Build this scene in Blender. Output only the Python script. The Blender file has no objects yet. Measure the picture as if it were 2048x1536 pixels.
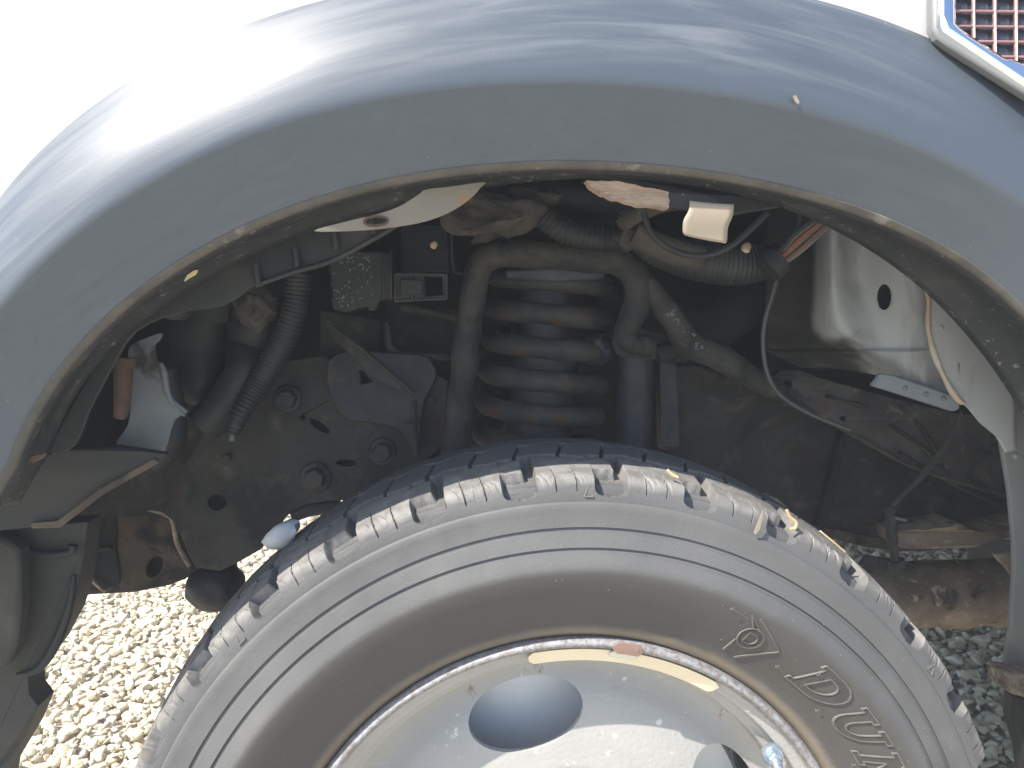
import bpy, bmesh, math, random
import numpy as np
from mathutils import Vector, Matrix, noise
from mathutils.geometry import tessellate_polygon
random.seed(7); np.random.seed(7)
R = math.radians
scene = bpy.context.scene
COL = scene.collection

# ------------------------------------------------------------------ camera, sky, sun, exposure
# world: wheel centre is the origin, x to the right, y away from the viewer (into the truck), z up
CAMP = np.array([-.0903, -.566, .498]); PITCH, YAW, FPX = R(5), R(4), 1500.0
cam = bpy.data.cameras.new('camera'); camo = bpy.data.objects.new('camera', cam); COL.objects.link(camo)
cam.sensor_width = 36; cam.lens = 36*FPX/2048; cam.clip_start = .02; cam.clip_end = 500
camo.location = CAMP; camo.rotation_euler = (R(90)-PITCH, 0, -YAW)
scene.camera = camo
S = Vector((-.56, -.335, .78)).normalized()              # direction towards the sun
world = bpy.data.worlds.new('World'); scene.world = world; world.use_nodes = True
wn = world.node_tree; wn.nodes.clear()
sky = wn.nodes.new('ShaderNodeTexSky'); sky.sky_type = 'NISHITA'; sky.sun_disc = False
sky.sun_elevation = math.asin(S.z); sky.sun_rotation = math.atan2(S.x, S.y)
bg = wn.nodes.new('ShaderNodeBackground'); bg.inputs[1].default_value = .15
wo = wn.nodes.new('ShaderNodeOutputWorld')
wn.links.new(sky.outputs[0], bg.inputs[0]); wn.links.new(bg.outputs[0], wo.inputs[0])
sun = bpy.data.lights.new('sun', 'SUN'); sun.energy = 5; sun.angle = R(.5); sun.color = (1, .955, .88)
suno = bpy.data.objects.new('sun', sun); COL.objects.link(suno)
suno.rotation_euler = S.to_track_quat('Z', 'Y').to_euler(); suno.location = S*6
scene.view_settings.view_transform = 'Standard'; scene.view_settings.look = 'None'
scene.view_settings.gamma = 1; scene.view_settings.use_curve_mapping = False
scene.view_settings.exposure = 1.0

# ------------------------------------------------------------------ helpers
def W(px, py, Y):
    """where the line of sight through photo point (px, py) meets the upright plane y = Y"""
    v = np.array([(px-1024)/FPX, 1, -(py-768)/FPX])
    c, s = math.cos(PITCH), math.sin(PITCH); v = np.array([v[0], c*v[1]+s*v[2], -s*v[1]+c*v[2]])
    c, s = math.cos(YAW), math.sin(YAW); v = np.array([c*v[0]+s*v[1], -s*v[0]+c*v[1], v[2]])
    p = CAMP+v*((Y-CAMP[1])/v[1]); return Vector(p)
def px(n, Y): return n/FPX*(Y+.566)                      # n photo pixels as metres at depth Y

def material(name, c1, c2=None, scale=8, rough=.6, metal=0, bump=.15, bscale=90, layers=(), coat=0, spec=.5, stretch=(1,1,1), rvar=.0, lo=.35, hi=.65, aniso=0):
    m = bpy.data.materials.new(name); m.use_nodes = True; nt = m.node_tree; N, L = nt.nodes, nt.links
    b = N['Principled BSDF']
    tc = N.new('ShaderNodeTexCoord'); mp = N.new('ShaderNodeMapping'); mp.inputs['Scale'].default_value = stretch
    L.new(tc.outputs['Object'], mp.inputs[0])
    def nz(sc, det=7, dist=.2, vec=None, rg=.6):
        n = N.new('ShaderNodeTexNoise'); n.inputs['Scale'].default_value = sc; n.inputs['Detail'].default_value = det
        n.inputs['Distortion'].default_value = dist; n.inputs['Roughness'].default_value = rg
        L.new(vec or mp.outputs[0], n.inputs[0]); return n.outputs[0]
    def ramp(src, a, z):
        r = N.new('ShaderNodeMapRange'); r.inputs[1].default_value = a; r.inputs[2].default_value = z
        r.interpolation_type = 'SMOOTHSTEP'; L.new(src, r.inputs[0]); return r.outputs[0]
    def mix(f, a, c):
        x = N.new('ShaderNodeMix'); x.data_type = 'RGBA'
        if isinstance(f, float): x.inputs[0].default_value = f
        else: L.new(f, x.inputs[0])
        for s_, v in ((6, a), (7, c)):
            if isinstance(v, tuple): x.inputs[s_].default_value = (*v, 1)
            else: L.new(v, x.inputs[s_])
        return x.outputs[2]
    col = mix(ramp(nz(scale), lo, hi), c1, c2 or c1)
    for ly in layers:                                    # (colour, scale, lo, hi[, detail])
        col = mix(ramp(nz(ly[1], ly[4] if len(ly) > 4 else 8, .4), ly[2], ly[3]), col, ly[0])
    L.new(col, b.inputs['Base Color'])
    b.inputs['Roughness'].default_value = rough; b.inputs['Metallic'].default_value = metal
    b.inputs['Coat Weight'].default_value = coat; b.inputs['Specular IOR Level'].default_value = spec
    if rvar:
        r = N.new('ShaderNodeMapRange'); r.inputs[3].default_value = rough-rvar; r.inputs[4].default_value = rough+rvar
        L.new(nz(scale*2.3), r.inputs[0]); L.new(r.outputs[0], b.inputs['Roughness'])
    if bump:
        bp = N.new('ShaderNodeBump'); bp.inputs['Strength'].default_value = bump; bp.inputs['Distance'].default_value = .002
        L.new(nz(bscale, 8, 0), bp.inputs['Height']); L.new(bp.outputs[0], b.inputs['Normal'])
    m['_n'] = 0
    return m, dict(N=N, L=L, b=b, tc=tc, mp=mp, nz=nz, ramp=ramp, mix=mix, col=col)

def mesh_obj(name, verts, faces, mat, parent=None, smooth=True, auto=None):
    me = bpy.data.meshes.new(name); me.from_pydata([tuple(v) for v in verts], [], faces); me.update()
    if mat: me.materials.append(mat)
    if smooth: me.polygons.foreach_set('use_smooth', [True]*len(me.polygons))
    o = bpy.data.objects.new(name, me); COL.objects.link(o)
    if auto is not None and smooth: me.set_sharp_from_angle(angle=R(auto))
    attach(o, parent); return o
def attach(o, parent):
    if parent is not None:
        o.parent = parent
        p, off = parent, Vector((0, 0, 0))
        while p is not None: off += p.location; p = p.parent
        o.location = -off                                # vertices stay in world coordinates
    return o
def bm_obj(name, bm, mat, parent=None, smooth=True, auto=35):
    bmesh.ops.recalc_face_normals(bm, faces=bm.faces)
    me = bpy.data.meshes.new(name); bm.to_mesh(me); bm.free()
    if mat: me.materials.append(mat)
    if smooth:
        me.polygons.foreach_set('use_smooth', [True]*len(me.polygons)); me.set_sharp_from_angle(angle=R(auto))
    o = bpy.data.objects.new(name, me); COL.objects.link(o); return attach(o, parent)
def spline(pts, n=8, closed=False):
    pts = [Vector(p) for p in pts]; out = []; m = len(pts)
    for i in range(m if closed else m-1):
        if closed: a, b, c, d = pts[i-1], pts[i], pts[(i+1) % m], pts[(i+2) % m]
        else: a, b, c, d = pts[max(i-1, 0)], pts[i], pts[i+1], pts[min(i+2, m-1)]
        for k in range(n):
            t = k/n
            out.append(.5*((2*b)+(c-a)*t+(2*a-5*b+4*c-d)*t*t+(3*b-3*c+d-a)*t**3))
    if not closed: out.append(pts[-1].copy())
    return out
def ell(cx, cy, rx, ry, rot=0, n=20):
    return [(cx+rx*math.cos(t)*math.cos(rot)-ry*math.sin(t)*math.sin(rot), cy+rx*math.cos(t)*math.sin(rot)+ry*math.sin(t)*math.cos(rot)) for t in [2*math.pi*i/n for i in range(n)]]
def plate(name, outline, Y, th, mat, parent=None, holes=(), curve=0, bev=.0012, tilt=None, wob=0, smooth=True):
    """sheet-metal piece: a photo outline set upright at depth Y (a number, or a function of (px, py)), with real thickness and holes"""
    yf = Y if callable(Y) else (lambda a, b: Y)
    if curve:
        o3 = spline([Vector((a, b, 0)) for a, b in outline], curve, True); outline = [(v.x, v.y) for v in o3]
    loops = [list(outline)]+[list(h) for h in holes]
    L3 = [[Vector((a, -b, 0)) for a, b in lp] for lp in loops]
    tris = tessellate_polygon(L3); flat = [p for lp in loops for p in lp]; n = len(flat)
    bm = bmesh.new(); f = []; k = []
    for a, b in flat:
        y = yf(a, b); w = W(a, b, y)
        if wob: w = w+Vector((0, 1, 0))*wob*noise.noise(w*14)
        f.append(bm.verts.new(w)); k.append(bm.verts.new(w+Vector((0, th, 0))))
    for t in tris:
        try: bm.faces.new([f[i] for i in t]); bm.faces.new([k[i] for i in reversed(t)])
        except ValueError: pass
    s = 0
    for lp in loops:
        for i in range(len(lp)):
            a, b = s+i, s+(i+1) % len(lp)
            try: bm.faces.new([f[a], f[b], k[b], k[a]])
            except ValueError: pass
        s += len(lp)
    o = bm_obj(name, bm, mat, parent, smooth, 30)
    if bev:
        md = o.modifiers.new('bevel', 'BEVEL'); md.width = bev; md.segments = 2; md.limit_method = 'ANGLE'; md.angle_limit = R(40)
    return o
def tube(name, pts, rad, mat, parent=None, seg=14, n=10, rib=None, smooth_path=True, flat=1, wob=0, caps=True):
    """pts world Vectors; rad a number or list along the points; rib = (pitch, depth) makes a corrugated hose"""
    m = len(pts); rads = rad if isinstance(rad, (list, tuple)) else [rad]*m
    P = spline(pts, n) if smooth_path else [Vector(p) for p in pts]
    RR = np.interp(np.linspace(0, m-1, len(P)), range(m), rads)
    if rib:
        d = [0]
        for i in range(1, len(P)): d.append(d[-1]+(P[i]-P[i-1]).length)
        tot = d[-1]; cnt = int(tot/rib[0]*4)+1; q = np.linspace(0, tot, cnt)
        P = [Vector((np.interp(t, d, [p.x for p in P]), np.interp(t, d, [p.y for p in P]), np.interp(t, d, [p.z for p in P]))) for t in q]
        RR = np.interp(q, d, RR)*1.0
        RR = [r-(rib[1] if i % 4 in (0, 1) else 0) for i, r in enumerate(RR)]
    bm = bmesh.new(); prev = None; up = Vector((.13, 1, .07)); rings = []
    for i, p in enumerate(P):
        t = (P[min(i+1, len(P)-1)]-P[max(i-1, 0)]).normalized()
        u = (up-t*up.dot(t)).normalized(); v = t.cross(u); up = u
        ring = []
        for k in range(seg):
            a = 2*math.pi*k/seg; q = p+u*math.cos(a)*RR[i]+v*math.sin(a)*RR[i]*flat
            if wob: q = q+(q-p)*wob*noise.noise(q*40)
            ring.append(bm.verts.new(q))
        rings.append(ring)
    for a, b in zip(rings, rings[1:]):
        for k in range(seg): bm.faces.new([a[k], a[(k+1) % seg], b[(k+1) % seg], b[k]])
    if caps: bm.faces.new(rings[0][::-1]); bm.faces.new(rings[-1])
    return bm_obj(name, bm, mat, parent, True, 50)
def pt(l, Y=None):
    """photo points (px, py[, Y]) -> world points"""
    return [W(p[0], p[1], p[2] if len(p) > 2 else Y) for p in l]
def lump(name, c, r, mat, parent=None, sub=3, amp=.25, fr=18, rot=0, smooth=True, seed=0):
    bm = bmesh.new(); bmesh.ops.create_icosphere(bm, subdivisions=sub, radius=1)
    M_ = Matrix.Rotation(rot, 4, 'Y'); off = Vector((seed*3.7, seed*1.3, seed))
    for v in bm.verts:
        n = v.co.copy(); k = 1+amp*noise.fractal(n*fr*.1+off, 1, 2, 5)
        q = Vector((n.x*r[0], n.y*r[1], n.z*r[2]))*k
        v.co = Vector(c)+M_ @ q
    return bm_obj(name, bm, mat, parent, smooth, 60)
def box(name, lo, hi, mat, parent=None, bev=.003):
    bm = bmesh.new(); bmesh.ops.create_cube(bm, size=1)
    for v in bm.verts: v.co = Vector([lo[i]+(v.co[i]+.5)*(hi[i]-lo[i]) for i in range(3)])
    o = bm_obj(name, bm, mat, parent, False)
    if bev:
        md = o.modifiers.new('bevel', 'BEVEL'); md.width = bev; md.segments = 2
    return o
def bolt(c, r, mat, parent, washer=True):
    """hex bolt on a washer, facing the viewer"""
    bm = bmesh.new()
    def ring(rr, y, n, rot=0): return [bm.verts.new(c+Vector((rr*math.cos(2*math.pi*i/n+rot), y, rr*math.sin(2*math.pi*i/n+rot)))) for i in range(n)]
    if washer:
        a, b, d = ring(r*1.35, .004, 24), ring(r*1.35, -.001, 24), ring(r*1.2, -.003, 24)
        for q, w in ((a, b), (b, d)):
            for i in range(24): bm.faces.new([q[i], q[(i+1) % 24], w[(i+1) % 24], w[i]])
        bm.faces.new(d)
    rot = random.random()
    a, b, d = ring(r*.95, -.003, 6, rot), ring(r*.95, -.003-r*.65, 6, rot), ring(r*.78, -.003-r*.8, 6, rot)
    for q, w in ((a, b), (b, d)):
        for i in range(6): bm.faces.new([q[i], q[(i+1) % 6], w[(i+1) % 6], w[i]])
    bm.faces.new(d)
    return bm_obj('bolt', bm, mat, parent, True, 30)
def thing(o, label, cat, group=None, kind=None):
    if label: o['label'] = label
    if cat: o['category'] = cat
    if group: o['group'] = group
    if kind: o['kind'] = kind
    return o

# ------------------------------------------------------------------ materials
MAT = {}
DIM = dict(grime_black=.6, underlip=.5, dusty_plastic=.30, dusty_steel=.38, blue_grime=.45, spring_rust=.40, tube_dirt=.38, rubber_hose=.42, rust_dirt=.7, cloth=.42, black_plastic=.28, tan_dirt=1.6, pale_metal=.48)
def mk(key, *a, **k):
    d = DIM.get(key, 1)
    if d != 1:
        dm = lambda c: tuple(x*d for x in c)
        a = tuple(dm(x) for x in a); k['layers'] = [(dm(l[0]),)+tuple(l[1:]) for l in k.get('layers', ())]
    MAT[key], h = material(key, *a, **k); return h
mk('white_paint', (.62, .62, .61), (.58, .58, .57), scale=5, rough=.28, bump=.02, bscale=300, coat=.6, rvar=.06)
h = mk('flare_plastic', (.056, .070, .088), (.066, .080, .098), scale=3, rough=.42, bump=.045, bscale=900, rvar=.08, spec=.55, coat=.22,
       layers=[((.45, .45, .43), 420, .745, .77, 3)])
N, L = h['N'], h['L']                                    # scuff streaks that run along the arch, mostly on the upper face
sx = N.new('ShaderNodeSeparateXYZ'); L.new(h['tc'].outputs['Object'], sx.inputs[0])
zz_ = N.new('ShaderNodeMath'); zz_.operation = 'SUBTRACT'; L.new(sx.outputs[2], zz_.inputs[0]); zz_.inputs[1].default_value = .12
cb = N.new('ShaderNodeCombineXYZ'); L.new(sx.outputs[0], cb.inputs[0]); L.new(zz_.outputs[0], cb.inputs[1])
vl = N.new('ShaderNodeVectorMath'); vl.operation = 'LENGTH'; L.new(cb.outputs[0], vl.inputs[0])
at2 = N.new('ShaderNodeMath'); at2.operation = 'ARCTAN2'; L.new(sx.outputs[0], at2.inputs[0]); L.new(zz_.outputs[0], at2.inputs[1])
pc = N.new('ShaderNodeCombineXYZ')
for k_, (src, mul) in enumerate(((vl.outputs['Value'], 34), (at2.outputs[0], 1.3))):
    m_ = N.new('ShaderNodeMath'); m_.operation = 'MULTIPLY'; L.new(src, m_.inputs[0]); m_.inputs[1].default_value = mul; L.new(m_.outputs[0], pc.inputs[k_])
up_ = h['ramp'](vl.outputs['Value'], .535, .56)
st1 = h['ramp'](h['nz'](3.2, 10, .5, pc.outputs[0]), .36, .80); m2_ = N.new('ShaderNodeMath'); m2_.operation = 'MULTIPLY'; L.new(st1, m2_.inputs[0]); L.new(up_, m2_.inputs[1])
m3_ = N.new('ShaderNodeMath'); m3_.operation = 'MULTIPLY'; L.new(m2_.outputs[0], m3_.inputs[0]); L.new(h['ramp'](sx.outputs[0], .30, .06), m3_.inputs[1])
c = h['mix'](m3_.outputs[0], h['col'], (.15, .16, .168))
c = h['mix'](h['ramp'](h['nz'](16, 4, .3, pc.outputs[0]), .70, .84), c, (.085, .095, .11))
L.new(c, h['b'].inputs['Base Color'])
mk('lip_dust', (.075, .07, .062), (.11, .098, .082), scale=40, rough=.8, bump=.3, bscale=200, layers=[((.20, .185, .16), 50, .62, .72)])
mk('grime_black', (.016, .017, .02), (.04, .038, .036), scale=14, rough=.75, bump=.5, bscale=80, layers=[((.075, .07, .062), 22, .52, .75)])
mk('underlip', (.028, .032, .038), (.05, .053, .056), scale=14, rough=.6, bump=.35, bscale=130, layers=[((.10, .098, .09), 30, .5, .75), ((.30, .29, .28), 150, .60, .70, 6)])
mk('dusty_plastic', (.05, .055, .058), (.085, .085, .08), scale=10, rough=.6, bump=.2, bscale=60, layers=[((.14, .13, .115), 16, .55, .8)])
mk('dusty_steel', (.07, .062, .054), (.13, .115, .098), scale=12, rough=.7, bump=.9, bscale=70, metal=.1, layers=[((.12, .055, .028), 20, .56, .70), ((.22, .19, .155), 34, .54, .72), ((.025, .024, .024), 11, .54, .70), ((.10, .12, .16), 5, .57, .66)])
mk('blue_grime', (.055, .060, .072), (.115, .120, .135), scale=16, rough=.6, bump=.7, bscale=60, metal=.2, layers=[((.15, .125, .10), 18, .52, .66), ((.02, .02, .023), 13, .55, .72)])
mk('spring_rust', (.068, .070, .076), (.125, .118, .108), scale=24, rough=.7, bump=.8, bscale=110, layers=[((.21, .11, .06), 26, .50, .66), ((.045, .05, .06), 18, .5, .64), ((.24, .21, .17), 60, .60, .72)])
mk('tube_dirt', (.055, .052, .05), (.135, .122, .108), scale=26, rough=.75, bump=1.0, bscale=90, layers=[((.26, .22, .17), 30, .58, .7), ((.03, .03, .033), 20, .55, .66), ((.17, .18, .19), 14, .62, .7)])
mk('rubber_hose', (.03, .032, .036), (.065, .066, .066), scale=16, rough=.6, bump=.25, bscale=80, layers=[((.12, .108, .09), 22, .54, .8)])
mk('tan_dirt', (.27, .21, .15), (.16, .125, .09), scale=18, rough=.9, bump=1.2, bscale=60, layers=[((.06, .05, .042), 26, .56, .68), ((.38, .31, .23), 60, .58, .7)])
mk('rust_dirt', (.16, .125, .092), (.09, .072, .056), scale=15, rough=.9, bump=1.2, bscale=55, layers=[((.17, .085, .045), 12, .58, .72), ((.03, .027, .025), 16, .54, .66), ((.33, .27, .2), 36, .6, .7)])
mk('rust', (.095, .054, .036), (.06, .038, .028), scale=40, rough=.85, bump=.8, bscale=160, layers=[((.20, .105, .055), 60, .56, .7)])
mk('clip_rust', (.26, .17, .13), (.19, .125, .10), scale=40, rough=.7, bump=.5, bscale=160, layers=[((.34, .25, .2), 60, .56, .7)])
mk('caulk', (.36, .28, .19), (.46, .41, .33), scale=22, rough=.55, bump=.2)
mk('spring_seat_steel', (.035, .04, .05), (.08, .085, .1), scale=20, rough=.55, bump=.5, bscale=60, metal=.3)  # dark bluish steel of the spring seat and core
mk('tag_plastic', (.31, .255, .19), (.275, .225, .165), scale=9, rough=.6, bump=.05, layers=[((.30, .20, .13), 120, .70, .76, 3)])
mk('strip_metal', (.20, .17, .125), (.17, .145, .105), scale=9, rough=.5, bump=.08, layers=[((.26, .14, .07), 26, .62, .74)])
mk('fibre_board', (.46, .34, .25), (.34, .25, .18), scale=60, rough=.95, bump=1.5, bscale=160, stretch=(1, 1, 3), layers=[((.58, .45, .34), 90, .56, .7)])
mk('chrome', (.78, .82, .86), rough=.09, metal=1, bump=0)
mk('grey_trim', (.20, .20, .195), (.17, .17, .165), rough=.3, bump=.03)
mk('mesh_pink', (.24, .11, .10), (.30, .16, .145), scale=20, rough=.35, bump=.1, spec=.8)
mk('dark_lens', (.035, .04, .05), rough=.12, bump=0, spec=.8)
mk('cloth', (.17, .145, .12), (.10, .088, .075), scale=22, rough=.95, bump=1.0, bscale=70, layers=[((.25, .22, .18), 34, .56, .7)])
mk('tape_beige', (.80, .69, .50), (.76, .65, .46), scale=12, rough=.5, bump=.05, layers=[((.62, .48, .30), 30, .62, .75)])
mk('clear_plastic', (.66, .62, .52), rough=.25, bump=.1, spec=.8)
mk('zinc', (.45, .52, .60), (.36, .42, .50), scale=30, rough=.35, metal=.8, bump=.2)
mk('wire_orange', (.30, .12, .07), rough=.45, bump=.1); mk('wire_brown', (.20, .11, .07), rough=.45, bump=.1); mk('wire_grey', (.20, .20, .19), rough=.45, bump=.1); mk('wire_black', (.045, .045, .045), rough=.45, bump=.1)
mk('stone_blue', (.50, .50, .50), (.38, .39, .40), scale=30, rough=.8, bump=.5)
mk('straw', (.62, .48, .26), (.48, .34, .17), scale=60, rough=.9, bump=.3)
mk('black_plastic', (.04, .042, .044), (.07, .07, .066), scale=9, rough=.55, bump=.15, layers=[((.12, .11, .095), 12, .54, .8)])
mk('bumper_plastic', (.040, .036, .030), (.052, .047, .039), scale=9, rough=.7, bump=.25, layers=[((.085, .075, .06), 12, .54, .8)])  # base colour lightened for the glare veil on this side, besides dust
mk('beam_steel', (.055, .048, .046), (.10, .088, .082), scale=22, rough=.75, bump=.9, bscale=70, layers=[((.17, .15, .135), 40, .56, .68), ((.02, .02, .02), 16, .52, .64), ((.10, .05, .03), 20, .60, .7)])
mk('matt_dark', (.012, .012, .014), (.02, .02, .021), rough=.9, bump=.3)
mk('drum_grey', (.72, .74, .75), (.78, .79, .80), scale=12, rough=.5, bump=.2, metal=.3)
mk('pale_metal', (.30, .33, .34), (.23, .25, .26), scale=14, rough=.5, bump=.3, layers=[((.08, .07, .06), 20, .60, .72), ((.28, .16, .09), 34, .68, .76)])

# stained white inner panel: grime grows towards the inside (small x) and the bottom
mk('pillar_paint', (.24, .255, .26), (.20, .215, .22), scale=6, rough=.45, bump=.08, bscale=60, layers=[((.10, .09, .08), 50, .68, .76)])
h = mk('inner_panel_paint', (.35, .35, .335), (.29, .295, .285), scale=6, rough=.45, bump=.12, bscale=60, stretch=(1.6, 1.6, .5), layers=[((.16, .15, .13), 16, .52, .78, 12), ((.10, .09, .075), 60, .66, .74)])
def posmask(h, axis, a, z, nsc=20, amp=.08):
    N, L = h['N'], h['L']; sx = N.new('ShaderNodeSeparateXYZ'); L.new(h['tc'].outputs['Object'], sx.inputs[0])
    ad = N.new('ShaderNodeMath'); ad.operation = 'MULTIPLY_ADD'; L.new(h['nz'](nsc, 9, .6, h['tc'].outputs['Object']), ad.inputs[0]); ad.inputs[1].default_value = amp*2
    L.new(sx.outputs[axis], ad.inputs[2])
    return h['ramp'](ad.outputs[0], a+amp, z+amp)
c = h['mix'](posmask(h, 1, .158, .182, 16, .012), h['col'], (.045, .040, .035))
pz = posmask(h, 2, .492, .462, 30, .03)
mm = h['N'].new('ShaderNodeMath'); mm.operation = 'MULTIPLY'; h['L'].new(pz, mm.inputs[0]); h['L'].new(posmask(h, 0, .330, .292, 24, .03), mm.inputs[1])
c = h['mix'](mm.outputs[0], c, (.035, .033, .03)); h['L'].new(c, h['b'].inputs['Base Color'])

# tyre rubber: brown bloom and painted-in sidewall shade near the bead, pale dust where the shoulder blocks are scuffed
h = mk('tyre_rubber', (.092, .091, .090), (.118, .116, .114), scale=7, rough=.62, bump=.22, bscale=500, spec=.4, layers=[((.15, .145, .135), 14, .56, .85, 12), ((.06, .058, .056), 5, .52, .8)])
N, L = h['N'], h['L']
sx = N.new('ShaderNodeSeparateXYZ'); L.new(h['tc'].outputs['Object'], sx.inputs[0])
cb = N.new('ShaderNodeCombineXYZ'); L.new(sx.outputs[0], cb.inputs[0]); L.new(sx.outputs[2], cb.inputs[1])
vl = N.new('ShaderNodeVectorMath'); vl.operation = 'LENGTH'; L.new(cb.outputs[0], vl.inputs[0]); rad = vl.outputs['Value']
def addn(src, sc, amp):
    a = N.new('ShaderNodeMath'); a.operation = 'MULTIPLY_ADD'; L.new(h['nz'](sc, 8, .3), a.inputs[0]); a.inputs[1].default_value = amp; L.new(src, a.inputs[2]); return a.outputs[0]
col = h['mix'](h['ramp'](addn(rad, 9, .016), .322, .308), h['col'], (.072, .067, .063))
col = h['mix'](h['ramp'](addn(rad, 40, .006), .259, .250), col, (.20, .165, .12))
dst = N.new('ShaderNodeMath'); dst.operation = 'MULTIPLY'; L.new(h['ramp'](addn(rad, 60, .010), .371, .3785), dst.inputs[0]); L.new(h['ramp'](addn(sx.outputs[1], 30, .02), .075, .045), dst.inputs[1])
col = h['mix'](dst.outputs[0], col, h['mix'](h['ramp'](h['nz'](70, 9, .5), .35, .65), (.145, .138, .128), (.215, .205, .19)))
L.new(col, h['b'].inputs['Base Color'])
MAT['letter_rubber'], _ = material('letter_rubber', (.115, .107, .097), (.15, .14, .125), scale=30, rough=.6, bump=.1, spec=.4)

# rim: silver paint with chips, flange with rust ring
h = mk('rim_silver', (.36, .35, .33), (.40, .39, .37), scale=7, rough=.5, metal=.1, bump=.35, bscale=260, rvar=.08, layers=[((.24, .19, .14), 26, .69, .74, 6), ((.60, .59, .56), 90, .64, .7)])
N, L = h['N'], h['L']
sx = N.new('ShaderNodeSeparateXYZ'); L.new(h['tc'].outputs['Object'], sx.inputs[0])
cb = N.new('ShaderNodeCombineXYZ'); L.new(sx.outputs[0], cb.inputs[0]); L.new(sx.outputs[2], cb.inputs[1])
vl = N.new('ShaderNodeVectorMath'); vl.operation = 'LENGTH'; L.new(cb.outputs[0], vl.inputs[0]); rad = vl.outputs['Value']
a = N.new('ShaderNodeMath'); a.operation = 'MULTIPLY_ADD'; L.new(h['nz'](60, 8, .3), a.inputs[0]); a.inputs[1].default_value = .006; L.new(rad, a.inputs[2])
fl = h['mix'](h['ramp'](h['nz'](220, 9, .6), .30, .66), (.17, .14, .125), (.32, .32, .33))
fl = h['mix'](h['ramp'](h['nz'](22, 6, .3), .60, .72), fl, (.30, .13, .05))
col = h['mix'](h['ramp'](a.outputs[0], .2335, .2375), h['col'], fl)
col = h['mix'](h['ramp'](a.outputs[0], .206, .2155), h['mix'](h['ramp'](h['nz'](30, 8, .5), .3, .7), h['col'], h['col']), col)
L.new(col, h['b'].inputs['Base Color'])

# gravel
gm = bpy.data.materials.new('gravel_stone'); gm.use_nodes = True; N, L = gm.node_tree.nodes, gm.node_tree.links; b = N['Principled BSDF']
at = N.new('ShaderNodeAttribute'); at.attribute_name = 'tone'
cr = N.new('ShaderNodeValToRGB'); L.new(at.outputs['Fac'], cr.inputs[0])
for i, (p_, c_) in enumerate([(0, (.56, .48, .34)), (.35, (.74, .66, .49)), (.6, (.82, .75, .59)), (.8, (.64, .53, .36)), (1, (.86, .82, .72))]):
    e = cr.color_ramp.elements[i] if i < 2 else cr.color_ramp.elements.new(p_)
    e.position = p_; e.color = (*c_, 1)
nz_ = N.new('ShaderNodeTexNoise'); nz_.inputs['Scale'].default_value = 120; nz_.inputs['Detail'].default_value = 6
tcn = N.new('ShaderNodeTexCoord'); L.new(tcn.outputs['Object'], nz_.inputs[0])
mx = N.new('ShaderNodeMix'); mx.data_type = 'RGBA'; mx.blend_type = 'MULTIPLY'; mx.inputs[0].default_value = .6
L.new(cr.outputs[0], mx.inputs[6]); rr_ = N.new('ShaderNodeValToRGB'); rr_.color_ramp.elements[0].position = .3; rr_.color_ramp.elements[0].color = (.72, .70, .66, 1); rr_.color_ramp.elements[1].position = .7
L.new(nz_.outputs[0], rr_.inputs[0]); L.new(rr_.outputs[0], mx.inputs[7]); L.new(mx.outputs[2], b.inputs['Base Color']); b.inputs['Roughness'].default_value = .85
bp = N.new('ShaderNodeBump'); bp.inputs['Strength'].default_value = .5; bp.inputs['Distance'].default_value = .002; L.new(nz_.outputs[0], bp.inputs['Height']); L.new(bp.outputs[0], b.inputs['Normal'])
h = mk('ground_gravel', (.30, .27, .22), (.22, .195, .155), scale=30, rough=.95, bump=0)
vo = h['N'].new('ShaderNodeTexVoronoi'); vo.inputs['Scale'].default_value = 38; h['L'].new(h['tc'].outputs['Object'], vo.inputs[0])
sp = h['N'].new('ShaderNodeSeparateColor'); h['L'].new(vo.outputs['Color'], sp.inputs[0])
c = h['mix'](h['ramp'](sp.outputs[0], .1, .9), (.40, .36, .28), (.66, .61, .50)); h['L'].new(c, h['b'].inputs['Base Color'])
bp = h['N'].new('ShaderNodeBump'); bp.inputs['Strength'].default_value = 1; bp.inputs['Distance'].default_value = .02; bp.invert = True
h['L'].new(vo.outputs['Distance'], bp.inputs['Height']); h['L'].new(bp.outputs[0], h['b'].inputs['Normal'])

# ------------------------------------------------------------------ ground and gravel
GZ = -.405
g = mesh_obj('ground', [(-150, -150, GZ-.012), (150, -150, GZ-.012), (150, 150, GZ-.012), (-150, 150, GZ-.012)], [(0, 1, 2, 3)], MAT['ground_gravel'], smooth=False)
thing(g, None, None, kind='structure')

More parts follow.
